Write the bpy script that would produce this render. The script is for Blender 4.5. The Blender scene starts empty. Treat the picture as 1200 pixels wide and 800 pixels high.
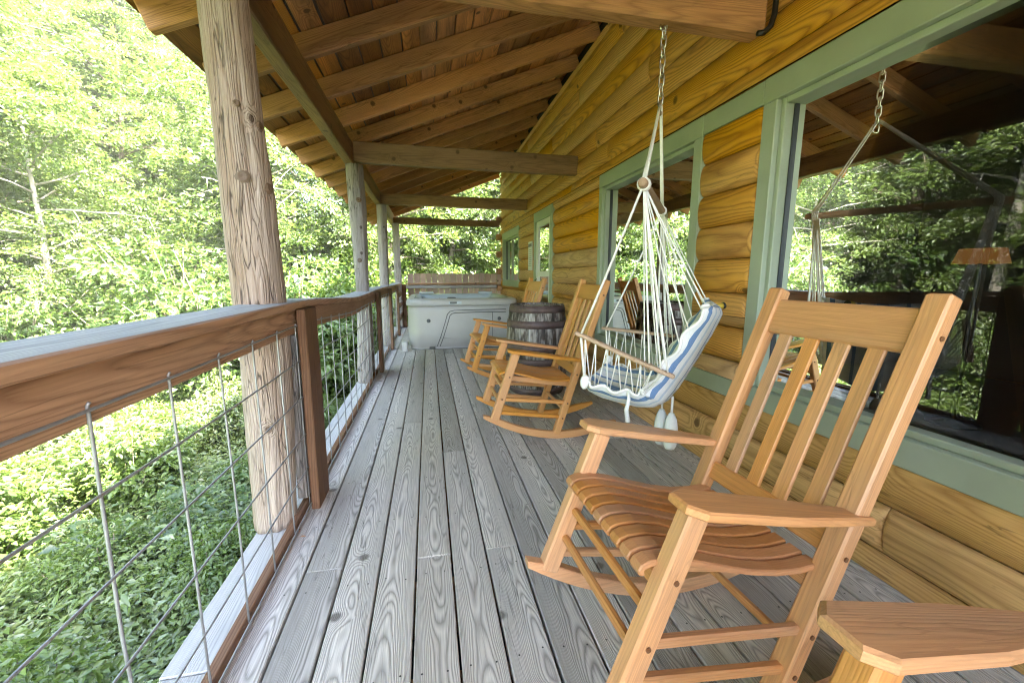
import bpy, math, random
import numpy as np
from mathutils import Vector, Matrix, noise as mnoise
random.seed(7); rng = np.random.default_rng(11)
sc = bpy.context.scene
R_ = math.radians

# ------------------------------------------------------------------ camera
cam = bpy.data.cameras.new('camera'); cam_o = bpy.data.objects.new('camera', cam)
sc.collection.objects.link(cam_o); sc.camera = cam_o
cam.sensor_width = 36.0; cam.lens = 482.0/1200*36; cam.clip_start = 0.02; cam.clip_end = 2000
_Y = Vector((-98, -77.4, 482)).normalized()                 # porch axis seen in camera space (x right, y down, z forward)
_Z = Vector((3, 3000, 482)); _Z = (_Z - _Y*_Z.dot(_Y)).normalized()
_X = _Z.cross(_Y)
if _X.x < 0: _X = -_X
rows = [_X, _Y, -_Z]                                        # world = rows @ cam
cx = Vector([r.x for r in rows]); cyd = Vector([r.y for r in rows]); cz = Vector([r.z for r in rows])
m = Matrix((cx, -cyd, -cz)).transposed().to_4x4(); m.translation = (0, 0, 1.15)
cam_o.matrix_world = m

# ------------------------------------------------------------------ sky and sun
SUN_EL, SUN_AZ = R_(51), R_(124)                            # azimuth clockwise from +Y
world = bpy.data.worlds.new('World'); sc.world = world; world.use_nodes = True
wn = world.node_tree; wn.nodes.clear()
sky = wn.nodes.new('ShaderNodeTexSky'); sky.sky_type = 'NISHITA'; sky.sun_disc = False
sky.sun_elevation = SUN_EL; sky.sun_rotation = SUN_AZ; sky.air_density = 1.0; sky.dust_density = 2.5; sky.ozone_density = 1.0
bg = wn.nodes.new('ShaderNodeBackground'); bg.inputs['Strength'].default_value = 0.15
wo = wn.nodes.new('ShaderNodeOutputWorld')
wn.links.new(sky.outputs[0], bg.inputs[0]); wn.links.new(bg.outputs[0], wo.inputs[0])
sl = bpy.data.lights.new('sun', 'SUN'); sl.energy = 3.8; sl.angle = R_(0.53); sl.color = (1.0, 0.955, 0.87)
so = bpy.data.objects.new('sun', sl); sc.collection.objects.link(so)
sd = Vector((math.sin(SUN_AZ)*math.cos(SUN_EL), math.cos(SUN_AZ)*math.cos(SUN_EL), math.sin(SUN_EL)))
so.rotation_euler = sd.to_track_quat('Z', 'Y').to_euler(); so.location = sd*60

# ------------------------------------------------------------------ exposure and render settings
vs = sc.view_settings; vs.view_transform = 'Standard'; vs.look = 'None'; vs.gamma = 1.0; vs.use_curve_mapping = False
vs.exposure = 4.3
vs.use_white_balance = True; vs.white_balance_temperature = 7000; vs.white_balance_tint = 10
cy = sc.cycles
cy.use_denoising = True; cy.use_adaptive_sampling = True; cy.adaptive_threshold = 0.02
cy.max_bounces = 8; cy.diffuse_bounces = 4; cy.glossy_bounces = 4; cy.transmission_bounces = 4; cy.transparent_max_bounces = 8
cy.filter_width = 1.15; cy.caustics_reflective = False; cy.caustics_refractive = False

# ------------------------------------------------------------------ node helpers
COL = sc.collection
class NT:
    def __init__(s, name):
        s.m = bpy.data.materials.new(name); s.m.use_nodes = True; s.t = s.m.node_tree; s.t.nodes.clear()
        s.out = s.t.nodes.new('ShaderNodeOutputMaterial')
    def n(s, typ, **kw):
        nd = s.t.nodes.new('ShaderNode'+typ)
        for k, v in kw.items(): setattr(nd, k, v)
        return nd
    def put(s, sock, v):
        if isinstance(v, bpy.types.NodeSocket): s.t.links.new(v, sock)
        elif v is not None: sock.default_value = v
    def math(s, op, a, b=None, c=None, clamp=False):
        nd = s.n('Math', operation=op, use_clamp=clamp); s.put(nd.inputs[0], a)
        if b is not None: s.put(nd.inputs[1], b)
        if c is not None: s.put(nd.inputs[2], c)
        return nd.outputs[0]
    def comb(s, x, y, z):
        nd = s.n('CombineXYZ'); s.put(nd.inputs[0], x); s.put(nd.inputs[1], y); s.put(nd.inputs[2], z); return nd.outputs[0]
    def noise(s, vec, scale=1.0, detail=2.0, rough=0.5, dist=0.0):
        nd = s.n('TexNoise'); s.put(nd.inputs['Vector'], vec); nd.inputs['Scale'].default_value = scale
        nd.inputs['Detail'].default_value = detail; nd.inputs['Roughness'].default_value = rough; nd.inputs['Distortion'].default_value = dist
        return nd.outputs['Fac']
    def ramp(s, fac, stops, interp='LINEAR'):
        nd = s.n('ValToRGB'); nd.color_ramp.interpolation = interp; el = nd.color_ramp.elements
        while len(el) < len(stops): el.new(0.5)
        for e, (p, c) in zip(el, stops):
            e.position = p; e.color = tuple(c)+(1,) if len(c) == 3 else c
        s.put(nd.inputs[0], fac); return nd.outputs[0]
    def mix(s, fac, a, b, blend='MIX'):
        nd = s.n('Mix', data_type='RGBA', blend_type=blend); s.put(nd.inputs[0], fac)
        for i, v in ((6, a), (7, b)):
            if isinstance(v, (tuple, list)): v = tuple(v)+(1,) if len(v) == 3 else v
            s.put(nd.inputs[i], v)
        return nd.outputs[2]
    def rng(s, v, a, b, c=0.0, d=1.0):
        nd = s.n('MapRange'); s.put(nd.inputs[0], v)
        for i, q in ((1, a), (2, b), (3, c), (4, d)): nd.inputs[i].default_value = q
        return nd.outputs[0]
    def bsdf(s, color, rough=0.6, metallic=0.0, normal=None, spec=0.5, **kw):
        nd = s.n('BsdfPrincipled')
        if isinstance(color, (tuple, list)): color = tuple(color)+(1,)
        s.put(nd.inputs['Base Color'], color); s.put(nd.inputs['Roughness'], rough); nd.inputs['Metallic'].default_value = metallic
        nd.inputs['Specular IOR Level'].default_value = spec
        if normal is not None: s.put(nd.inputs['Normal'], normal)
        for k, v in kw.items(): s.put(nd.inputs[k], v)
        s.t.links.new(nd.outputs[0], s.out.inputs[0]); return nd
    def bump(s, h, strength=0.3, dist=0.01):
        nd = s.n('Bump'); nd.inputs['Strength'].default_value = strength; nd.inputs['Distance'].default_value = dist
        s.put(nd.inputs['Height'], h); return nd.outputs[0]

def wood(name, light, dark, A=900.0, B=9.0, ring_amt=0.8, warp=2.2, rough=0.65, knots=0.5, knot_col=(0.06, 0.03, 0.015),
         stain=None, stain_amt=0.4, fibre=0.35, bump=0.35, tint=0.12, spec=0.35, sharp=2.2, pith=0.16, kscale=(3.4, 3.4), cracks=0.0, wf=(1.1, 5.0), wdet=2.5, bd=0.003):
    """sawn or peeled timber; each piece has its length along its own local X axis"""
    T = NT(name); tc = T.n('TexCoord'); oi = T.n('ObjectInfo')
    rnd = oi.outputs['Random']; sep = T.n('SeparateXYZ'); T.put(sep.inputs[0], tc.outputs['Object'])
    x, y, z = sep.outputs
    xo = T.math('ADD', x, T.math('MULTIPLY', rnd, 57.3))
    r2 = T.math('FRACT', T.math('MULTIPLY', rnd, 13.7)); r3 = T.math('FRACT', T.math('MULTIPLY', rnd, 41.1))
    yo = T.math('SUBTRACT', y, T.math('MULTIPLY', T.math('SUBTRACT', r2, 0.5), pith))
    zo = T.math('SUBTRACT', z, T.math('MULTIPLY', T.math('SUBTRACT', r3, 0.5), pith))
    # slow wander of the grain
    wv = T.comb(T.math('MULTIPLY', xo, wf[0]), T.math('MULTIPLY', y, wf[1]), T.math('MULTIPLY', z, wf[1]))
    w1 = T.math('MULTIPLY', T.math('SUBTRACT', T.noise(wv, 1.0, wdet, 0.55), 0.5), warp*2)
    # knots
    kv = T.comb(T.math('MULTIPLY', xo, kscale[0]), T.math('MULTIPLY', T.math('ADD', T.math('ADD', y, z), T.math('MULTIPLY', r3, 9.0)), kscale[1]), 0.0)
    vo = T.n('TexVoronoi'); vo.voronoi_dimensions = '2D'; vo.inputs['Scale'].default_value = 1.0; T.put(vo.inputs['Vector'], kv)
    sc_ = T.n('SeparateColor'); T.put(sc_.inputs[0], vo.outputs['Color'])
    has = T.math('LESS_THAN', sc_.outputs[0], knots)
    kd = T.math('ADD', vo.outputs['Distance'], T.math('MULTIPLY', T.math('SUBTRACT', T.noise(kv, 6.0, 2), 0.5), 0.05))
    kb = T.math('MULTIPLY', has, T.math('POWER', 2.718, T.math('MULTIPLY', T.math('MULTIPLY', kd, kd), -55.0)))
    v = T.math('ADD', T.math('MULTIPLY', T.math('MULTIPLY', yo, yo), A), T.math('MULTIPLY', T.math('MULTIPLY', zo, zo), A))
    v = T.math('ADD', v, T.math('MULTIPLY', xo, T.math('MULTIPLY', T.math('SUBTRACT', r3, 0.5), B*2.4))); v = T.math('ADD', v, w1)
    v = T.math('ADD', v, T.math('MULTIPLY', kb, 4.0))
    fv = T.comb(T.math('MULTIPLY', xo, 5.0), T.math('MULTIPLY', y, 190.0), T.math('MULTIPLY', z, 190.0))
    fn = T.noise(fv, 1.0, 3.0, 0.65)
    v = T.math('ADD', v, T.math('MULTIPLY', T.math('SUBTRACT', fn, 0.5), 0.35))
    ring = T.math('POWER', T.math('PINGPONG', v, 0.5), sharp)          # 0 .. 0.5^sharp
    ring = T.math('MULTIPLY', ring, 2.0**sharp)
    amt = T.math('MULTIPLY', ring, ring_amt)
    col = T.mix(amt, light, dark)
    col = T.mix(T.math('MULTIPLY', T.rng(fn, 0.35, 0.75), fibre), col, dark)
    big = T.noise(T.comb(T.math('MULTIPLY', xo, 0.9), T.math('MULTIPLY', y, 6.0), T.math('MULTIPLY', z, 6.0)), 1.0, 4.0, 0.6)
    if stain is not None:
        col = T.mix(T.math('MULTIPLY', T.rng(big, 0.45, 0.7), stain_amt), col, stain)
    val = T.math('ADD', 1.0-tint, T.math('MULTIPLY', T.math('FRACT', T.math('MULTIPLY', rnd, 7.77)), tint*2))
    hs = T.n('HueSaturation'); T.put(hs.inputs['Color'], col); T.put(hs.inputs['Value'], val)
    T.put(hs.inputs['Saturation'], T.math('ADD', 0.9, T.math('MULTIPLY', r2, 0.2))); col = hs.outputs[0]
    kc = T.math('MULTIPLY', has, T.rng(kd, 0.085, 0.045))
    col = T.mix(T.math('MULTIPLY', kc, 0.8), col, knot_col)
    ck = None
    if cracks > 0:
        cv = T.comb(T.math('MULTIPLY', xo, 2.2), T.math('MULTIPLY', y, 34.0), T.math('MULTIPLY', z, 34.0))
        cn = T.noise(cv, 1.0, 2.0, 0.5, 0.6); ck = T.rng(T.math('ABSOLUTE', T.math('SUBTRACT', cn, 0.5)), 0.022, 0.004)
        ck = T.math('MULTIPLY', ck, T.rng(big, 0.42, 0.56)); ck = T.math('MULTIPLY', ck, cracks, clamp=True)
        col = T.mix(ck, col, tuple(c_*0.35 for c_ in dark))
    h = T.math('ADD', T.math('MULTIPLY', ring, -0.6), T.math('MULTIPLY', fn, -0.5))
    if ck is not None: h = T.math('SUBTRACT', h, T.math('MULTIPLY', ck, 1.5))
    T.bsdf(col, rough, normal=T.bump(h, bump, bd), spec=spec)
    return T.m

def plain(name, col, rough=0.5, metallic=0.0, var=0.15, scale=6.0, spec=0.5, bump=0.0):
    T = NT(name); tc = T.n('TexCoord'); nz = T.noise(tc.outputs['Object'], scale, 5, 0.6)
    c = T.mix(T.rng(nz, 0.3, 0.7), tuple(v*(1-var) for v in col), tuple(min(1, v*(1+var)) for v in col))
    T.bsdf(c, T.rng(nz, 0.2, 0.8, max(0.02, rough-0.08), rough+0.08), metallic, normal=T.bump(T.noise(tc.outputs['Object'], scale*12, 3), bump, 0.002) if bump else None, spec=spec)
    return T.m

M = {}
M['deck'] = wood('deck_wood', (0.66, 0.61, 0.55), (0.12, 0.105, 0.09), A=1900, B=9, ring_amt=0.68, warp=7.0, wf=(1.5, 4.5), wdet=2.4, rough=0.8, knots=0.119,
                 knot_col=(0.10, 0.085, 0.07), stain=(0.37, 0.345, 0.31), stain_amt=0.5, fibre=0.45, bump=0.6, tint=0.2, sharp=1.8, pith=0.14, cracks=.4)
M['deck_outer'] = wood('weathered_edge_wood', (0.52, 0.505, 0.49), (0.22, 0.21, 0.2), A=1200, B=7, ring_amt=0.5, rough=0.85, knots=0.150, stain=(0.3, 0.3, 0.31), fibre=0.4, bump=0.5)
M['rafter'] = wood('rafter_wood', (0.66, 0.315, 0.115), (0.23, 0.088, 0.028), A=900, B=6, ring_amt=0.5, rough=0.6, knots=0.315, stain=(0.19, 0.08, 0.03), stain_amt=0.5, fibre=0.4, tint=0.26, cracks=.4)
M['roofboard'] = wood('roof_board_wood', (0.60, 0.27, 0.095), (0.17, 0.062, 0.02), A=900, B=8, ring_amt=0.55, rough=0.65, knots=0.374, stain=(0.10, 0.045, 0.018), stain_amt=0.7, fibre=0.4, tint=0.5, cracks=.3)
M['beam'] = wood('beam_wood', (0.37, 0.205, 0.09), (0.13, 0.062, 0.025), A=700, B=5, ring_amt=0.5, rough=0.6, knots=0.337, stain=(0.11, 0.055, 0.024), stain_amt=0.75, fibre=0.4, cracks=.4, tint=.2)
M['log'] = wood('log_siding_wood', (0.72, 0.345, 0.055), (0.27, 0.088, 0.012), A=420, B=5, ring_amt=0.75, warp=2.6, rough=0.5, knots=0.224, knot_col=(0.08, 0.035, 0.012),
                stain=(0.68, 0.38, 0.11), stain_amt=0.4, fibre=0.25, bump=0.25, tint=0.12, cracks=.3, spec=0.3, sharp=2.0, pith=0.2, kscale=(2.7, 2.7))
M['log_pale'] = wood('lit_tone_log_wood', (0.70, 0.43, 0.195), (0.31, 0.145, 0.05), A=420, B=5, ring_amt=0.62, warp=2.6, rough=0.6, knots=0.315, knot_col=(0.09, 0.04, 0.02),
                stain=(0.44, 0.235, 0.085), stain_amt=0.6, fibre=0.35, bump=0.3, tint=0.12, spec=0.25, sharp=2.0, pith=0.2, kscale=(2.6, 2.6), cracks=.5)  # paler tone: brighter light on the lower logs put into the colour
M['rail'] = wood('rail_wood', (0.56, 0.325, 0.185), (0.21, 0.098, 0.048), A=900, B=7, ring_amt=0.6, rough=0.7, knots=0.262, stain=(0.28, 0.13, 0.068), stain_amt=0.5, fibre=0.4, bump=0.45, cracks=.35)
M['railpost'] = wood('dark_post_wood', (0.215, 0.105, 0.054), (0.07, 0.03, 0.015), A=900, B=4, ring_amt=0.6, rough=0.7, knots=0.112, stain=(0.09, 0.04, 0.02), fibre=0.4, bump=0.45)
M['trunk'] = wood('peeled_trunk_wood', (0.52, 0.425, 0.36), (0.22, 0.15, 0.11), A=900, B=1.2, ring_amt=0.38, warp=3.0, wf=(.7, 16.0), rough=0.85, knots=0.262, knot_col=(0.07, 0.035, 0.02), bd=.012,
                  stain=(0.29, 0.17, 0.10), stain_amt=0.65, fibre=0.55, bump=0.6, cracks=.9, sharp=3.0, kscale=(4.0, 4.0))
M['trunk_grey'] = wood('grey_trunk_wood', (0.50, 0.45, 0.43), (0.2, 0.165, 0.15), A=900, B=1.2, ring_amt=0.5, warp=3.0, wf=(.7, 16.0), rough=0.9, bd=.012, knots=0.224, stain=(0.34, 0.28, 0.25), stain_amt=0.5, fibre=0.55, bump=0.9, cracks=.8, sharp=3.0, kscale=(4.0, 4.0))
M['chair'] = wood('oiled_chair_wood', (0.70, 0.335, 0.135), (0.42, 0.17, 0.062), A=1500, B=5, ring_amt=0.35, warp=3, rough=0.42, knots=0.000, stain=(0.42, 0.25, 0.14), stain_amt=0.6, fibre=0.6, bump=0.15, tint=0.13, cracks=.22, spec=0.45)
M['chair_seat'] = wood('seat_slat_wood', (0.54, 0.235, 0.085), (0.33, 0.125, 0.042), A=1500, B=5, ring_amt=0.35, warp=3, rough=0.36, knots=0.000, stain=(0.28, 0.11, 0.045), stain_amt=0.45, fibre=0.35, bump=0.12, tint=0.1, spec=0.5)
M['chair_far'] = wood('amber_chair_wood', (0.64, 0.30, 0.095), (0.40, 0.165, 0.05), A=1500, B=5, ring_amt=0.3, warp=3, rough=0.38, knots=0.000, stain=(0.42, 0.18, 0.06), stain_amt=0.35, fibre=0.3, bump=0.1, tint=0.08, spec=0.5)
M['knot'] = wood('dark_knot_wood', (0.25, 0.17, 0.12), (0.07, 0.042, 0.028), A=30000, B=0, ring_amt=0.8, knots=0.000)
M['swing_wood'] = wood('pale_swing_wood', (0.46, 0.31, 0.20), (0.25, 0.155, 0.095), A=3000, B=6, ring_amt=0.3, rough=0.6, knots=0.000, fibre=0.4, bump=0.2)
M['fence'] = wood('fence_wood', (0.60, 0.43, 0.36), (0.32, 0.20, 0.165), A=900, B=6, ring_amt=0.45, rough=0.8, knots=0.187, stain=(0.24, 0.17, 0.155), fibre=0.5, tint=0.22)
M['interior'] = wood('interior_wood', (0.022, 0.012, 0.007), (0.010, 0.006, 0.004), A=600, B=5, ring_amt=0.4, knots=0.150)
M['green'] = plain('green_trim_paint', (0.37, 0.42, 0.32), 0.5, var=0.1, scale=3, bump=0.12)
M['white'] = plain('white_paint', (0.74, 0.74, 0.71), 0.4, var=0.05)
M['black'] = plain('black_iron', (0.014, 0.013, 0.013), 0.4, spec=0.5)
M['dark'] = plain('dark_furniture', (0.02, 0.017, 0.015), 0.5)
M['steel'] = plain('galvanised_chain', (0.62, 0.60, 0.52), 0.3, 1.0)
M['wire'] = plain('galvanised_wire', (0.36, 0.36, 0.37), 0.48, 0.55, scale=20)
M['rope'] = plain('white_cotton_rope', (0.82, 0.80, 0.76), 0.85, var=0.08, scale=60, spec=0.1, bump=0.5)
M['tub'] = plain('tub_shell_plastic', (0.47, 0.462, 0.462), 0.42, var=0.04, scale=4)
M['tub_in'] = plain('tub_basin_acrylic', (0.52, 0.60, 0.66), 0.2, var=0.05, scale=3)
M['tub_dark'] = plain('tub_groove_rubber', (0.09, 0.095, 0.10), 0.5)
M['nail'] = plain('nail_steel', (0.05, 0.045, 0.04), 0.5, 0.3)
M['peg'] = plain('dark_wood_plug', (0.16, 0.065, 0.025), 0.5)
M['seal'] = plain('window_seal', (0.03, 0.035, 0.045), 0.5)
M['roofing'] = plain('roofing_sheet', (0.09, 0.07, 0.055), 0.6)
M['paper'] = plain('notice_paper', (0.78, 0.78, 0.75), 0.6, var=0.03)
M['print'] = plain('notice_print', (0.16, 0.18, 0.19), 0.6)
M['cloth_grey'] = plain('pale_upholstery', (0.36, 0.38, 0.40), 0.8)
M['hoop'] = plain('rusted_barrel_hoop', (0.115, 0.075, 0.075), 0.55, 0.2, var=0.35, scale=14, bump=0.2)
M['yellow'] = plain('yellow_cap', (0.6, 0.42, 0.05), 0.5)

def mat_glass():
    T = NT('window_glass'); tr = T.n('BsdfTransparent'); tr.inputs[0].default_value = (0.86, 0.9, 0.88, 1)
    gl = T.n('BsdfGlossy'); gl.inputs['Roughness'].default_value = 0.0; gl.inputs[0].default_value = (0.95, 0.98, 0.96, 1)
    tc = T.n('TexCoord'); nz = T.noise(tc.outputs['Object'], 1.6, 1.0)
    T.put(gl.inputs['Normal'], T.bump(nz, 0.03, 0.02))
    fr = T.n('Fresnel'); fr.inputs['IOR'].default_value = 1.53
    mx = T.n('MixShader'); T.t.links.new(fr.outputs[0], mx.inputs[0]); T.t.links.new(tr.outputs[0], mx.inputs[1]); T.t.links.new(gl.outputs[0], mx.inputs[2])
    T.t.links.new(mx.outputs[0], T.out.inputs[0]); return T.m
M['glass'] = mat_glass()

def mat_barrel():
    T = NT('barrel_stave_wood'); tc = T.n('TexCoord'); oi = T.n('ObjectInfo'); sep = T.n('SeparateXYZ'); T.put(sep.inputs[0], tc.outputs['Object'])
    x, y, z = sep.outputs; zz = T.math('ADD', T.math('MULTIPLY', z, 4.0), T.math('MULTIPLY', oi.outputs['Random'], 40))
    n1 = T.noise(T.comb(T.math('MULTIPLY', x, 50), T.math('MULTIPLY', y, 50), zz), 1.0, 4, 0.65)
    n2 = T.noise(T.comb(T.math('MULTIPLY', x, 9), T.math('MULTIPLY', y, 9), zz), 1.0, 3, 0.6)
    f = T.math('ADD', T.math('MULTIPLY', n1, 0.5), T.math('MULTIPLY', n2, 0.5))
    c = T.ramp(f, [(0.36, (0.022, 0.017, 0.016)), (0.47, (0.06, 0.045, 0.04)), (0.55, (0.30, 0.27, 0.26)), (0.66, (0.5, 0.48, 0.47))])
    T.bsdf(c, 0.7, normal=T.bump(n1, 0.4, 0.004)); return T.m
M['barrel'] = mat_barrel()

def mat_fabric():
    T = NT('striped_cotton'); tc = T.n('TexCoord'); sep = T.n('SeparateXYZ'); T.put(sep.inputs[0], tc.outputs['Object'])
    wob = T.math('MULTIPLY', T.math('SUBTRACT', T.noise(tc.outputs['Object'], 9, 2), 0.5), 0.012)
    f = T.math('MULTIPLY', T.math('ABSOLUTE', T.math('ADD', sep.outputs[1], wob)), 4.0)
    W_, B_, G_ = (0.80, 0.80, 0.78), (0.17, 0.28, 0.47), (0.55, 0.62, 0.69)
    c = T.ramp(f, [(0.0, B_), (0.09, G_), (0.15, W_), (0.34, B_), (0.40, W_), (0.60, G_), (0.66, W_), (0.77, B_), (0.87, W_)], 'CONSTANT')
    wv = T.noise(T.comb(T.math('MULTIPLY', sep.outputs[0], 260), T.math('MULTIPLY', sep.outputs[1], 260), sep.outputs[2]), 1.0, 2)
    T.bsdf(c, 0.9, normal=T.bump(T.math('ADD', wv, T.math('MULTIPLY', T.noise(tc.outputs['Object'], 22, 3), 3.0)), 0.35, 0.006), spec=0.1); return T.m
M['fabric'] = mat_fabric()

def mat_leaf(name, c_dark, c_light, transl=0.48, gloss=0.05):
    T = NT(name); at = T.n('Attribute'); at.attribute_name = 'leafv'; oi = T.n('ObjectInfo'); geo = T.n('NewGeometry')
    n1 = T.noise(geo.outputs['Position'], 0.55, 3)
    f = T.math('ADD', T.math('MULTIPLY', at.outputs['Fac'], 0.6), T.math('MULTIPLY', T.math('SUBTRACT', n1, 0.3), 0.6))
    f = T.math('ADD', f, T.math('MULTIPLY', T.math('SUBTRACT', oi.outputs['Random'], 0.5), 0.3), clamp=True)
    c = T.mix(f, c_dark, c_light)
    df = T.n('BsdfDiffuse'); T.put(df.inputs[0], c); tl = T.n('BsdfTranslucent')
    T.put(tl.inputs[0], T.mix(0.5, c, (c_light[0]*1.25, c_light[1]*1.25, c_light[2]*0.8)))
    mx = T.n('MixShader'); mx.inputs[0].default_value = transl; T.t.links.new(df.outputs[0], mx.inputs[1]); T.t.links.new(tl.outputs[0], mx.inputs[2])
    gl = T.n('BsdfGlossy'); gl.inputs['Roughness'].default_value = 0.45; gl.inputs[0].default_value = (0.9, 0.95, 1, 1)
    m2 = T.n('MixShader'); m2.inputs[0].default_value = gloss; T.t.links.new(mx.outputs[0], m2.inputs[1]); T.t.links.new(gl.outputs[0], m2.inputs[2])
    T.t.links.new(m2.outputs[0], T.out.inputs[0]); return T.m
M['leaf_a'] = mat_leaf('leaf_mid_green', (0.06, 0.125, 0.03), (0.16, 0.25, 0.068))
M['leaf_b'] = mat_leaf('leaf_yellow_green', (0.085, 0.15, 0.033), (0.205, 0.29, 0.075))
M['leaf_c'] = mat_leaf('leaf_deep_green', (0.05, 0.10, 0.03), (0.13, 0.20, 0.06))
M['leaf_u'] = mat_leaf('undergrowth_leaf', (0.085, 0.15, 0.045), (0.27, 0.33, 0.11), 0.35, 0.08)
M['dead'] = mat_leaf('dead_leaf', (0.12, 0.06, 0.025), (0.26, 0.15, 0.07), 0.2, 0.03)
M['bark'] = plain('grey_bark', (0.20, 0.165, 0.13), 0.9, var=0.4, scale=9, bump=0.6)
M['bark_pale'] = plain('pale_bark', (0.34, 0.315, 0.275), 0.85, var=0.25, scale=7, bump=0.4)
def mat_ground():
    T = NT('forest_floor'); tc = T.n('TexCoord'); a = T.noise(tc.outputs['Object'], 0.9, 6, 0.65); b = T.noise(tc.outputs['Object'], 14, 4, 0.7)
    c = T.ramp(T.math('ADD', T.math('MULTIPLY', a, 0.6), T.math('MULTIPLY', b, 0.4)), [(0.3, (0.03, 0.022, 0.013)), (0.5, (0.045, 0.06, 0.018)), (0.7, (0.08, 0.11, 0.028))])
    T.bsdf(c, 0.95, normal=T.bump(b, 0.8, 0.05), spec=0.1); return T.m
M['ground'] = mat_ground()

# ------------------------------------------------------------------ mesh helpers
def link(name, me, mat, parent=None, mw=None):
    if mat is not None and not me.materials: me.materials.append(mat)
    o = bpy.data.objects.new(name, me); COL.objects.link(o)
    if parent is not None: o.parent = parent
    if mw is not None: o.matrix_basis = mw
    return o
def mesh(name, V, F, smooth=False):
    me = bpy.data.meshes.new(name); me.from_pydata([tuple(v) for v in V], [], [tuple(f) for f in F]); me.update()
    if smooth: me.polygons.foreach_set('use_smooth', [True]*len(me.polygons))
    return me
def tag(o, label=None, cat=None, group=None, kind=None):
    if label: o['label'] = label
    if cat: o['category'] = cat
    if group: o['group'] = group
    if kind: o['kind'] = kind
    return o
def empty(name, loc=(0, 0, 0), parent=None):
    o = bpy.data.objects.new(name, None); COL.objects.link(o); o.location = loc; o.empty_display_size = 0.2
    if parent is not None: o.parent = parent
    return o
def frame(p0, p1, up=(0, 0, 1)):
    p0, p1 = Vector(p0), Vector(p1); X = (p1-p0).normalized(); U = Vector(up)
    Y = U.cross(X)
    if Y.length < 1e-4: Y = Vector((0, 1, 0)).cross(X)
    Y.normalize(); Z = X.cross(Y)
    m = Matrix((X, Y, Z)).transposed().to_4x4(); m.translation = (p0+p1)/2
    return m, (p1-p0).length
def rel(parent, m):
    """world matrix -> local, parents here are static empties at known places"""
    if parent is None: return m
    pm = parent.matrix_basis.copy(); q = parent.parent
    while q is not None: pm = q.matrix_basis @ pm; q = q.parent
    return pm.inverted() @ m
def bar_mesh(L, w, t, bev=0.004, n=1, jit=0.0, w1=None, t1=None):
    """chamfered plank along local X: w across (Y), t thick (Z)"""
    V, F = [], []; b = min(bev, w*0.3, t*0.3)
    sx = [(-L/2, 1)] + [(-L/2+b, 0)] + [(-L/2+L*i/(n), 0) for i in range(1, n)] + [(L/2-b, 0)] + [(L/2, 1)]
    for x, inset in sx:
        f = (x+L/2)/L; ww = (w + ((w1 if w1 is not None else w)-w)*f)/2; tt = (t + ((t1 if t1 is not None else t)-t)*f)/2
        if inset: ww -= b; tt -= b
        c = b*(0.35 if inset else 1)
        jy, jz = (random.uniform(-jit, jit), random.uniform(-jit, jit)) if jit and not inset else (0, 0)
        for y, z in ((-ww+c, -tt), (ww-c, -tt), (ww, -tt+c), (ww, tt-c), (ww-c, tt), (-ww+c, tt), (-ww, tt-c), (-ww, -tt+c)):
            V.append((x, y+jy, z+jz))
    k = len(sx)
    for i in range(k-1):
        for j in range(8):
            a, c2 = i*8+j, i*8+(j+1) % 8; F.append((a, c2, c2+8, a+8))
    F.append(tuple(range(7, -1, -1))); F.append(tuple(range((k-1)*8, k*8)))
    return mesh('plank', V, F)
def bar(name, p0, p1, w, t, mat, parent=None, up=(0, 0, 1), **kw):
    m, L = frame(p0, p1, up)
    return link(name, bar_mesh(L, w, t, **kw), mat, parent, rel(parent, m))
def box(name, a, b, mat, parent=None, bev=0.004, axis='x', **kw):
    """axis aligned plank between corners a and b, grain along the given axis"""
    a, b = Vector(a), Vector(b); c = (a+b)/2; s = Vector((abs(b.x-a.x), abs(b.y-a.y), abs(b.z-a.z)))
    if axis == 'x': return bar(name, (c.x-s.x/2, c.y, c.z), (c.x+s.x/2, c.y, c.z), s.y, s.z, mat, parent, (0, 0, 1), bev=bev, **kw)
    if axis == 'y': return bar(name, (c.x, c.y-s.y/2, c.z), (c.x, c.y+s.y/2, c.z), s.x, s.z, mat, parent, (0, 0, 1), bev=bev, **kw)
    return bar(name, (c.x, c.y, c.z-s.z/2), (c.x, c.y, c.z+s.z/2), s.y, s.x, mat, parent, (1, 0, 0), bev=bev, **kw)
def tube_data(pts, r, k=8, cap=True):
    pts = [Vector(p) for p in pts]; n = len(pts); V, F = [], []; rr = r if isinstance(r, (list, tuple)) else [r]*n
    d0 = (pts[1]-pts[0]).normalized(); U = d0.orthogonal().normalized()
    for i, p in enumerate(pts):
        d = (pts[min(i+1, n-1)]-pts[max(i-1, 0)]).normalized()
        U = (U - d*U.dot(d)).normalized(); W = d.cross(U)
        for j in range(k):
            a = 2*math.pi*j/k; V.append(p + (U*math.cos(a)+W*math.sin(a))*rr[i])
    for i in range(n-1):
        for j in range(k): F.append((i*k+j, i*k+(j+1) % k, (i+1)*k+(j+1) % k, (i+1)*k+j))
    if cap: F.append(tuple(range(k-1, -1, -1))); F.append(tuple(range((n-1)*k, n*k)))
    return V, F
def tube(name, pts, r, mat, parent=None, k=8, closed=False):
    if closed: pts = list(pts)+[pts[0], pts[1]]
    V, F = tube_data(pts, r, k, not closed)
    o = link(name, mesh(name, V, F, True), mat, parent)
    if parent is not None: o.matrix_basis = rel(parent, Matrix.Identity(4))
    return o
def tubes(name, list_of, r, mat, parent=None, k=5):
    V, F = [], []
    for pts in list_of:
        v, f = tube_data(pts, r, k); o = len(V); V += v; F += [tuple(i+o for i in q) for q in f]
    return link(name, mesh(name, V, F, True), mat, parent, rel(parent, Matrix.Identity(4)) if parent else None)
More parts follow.
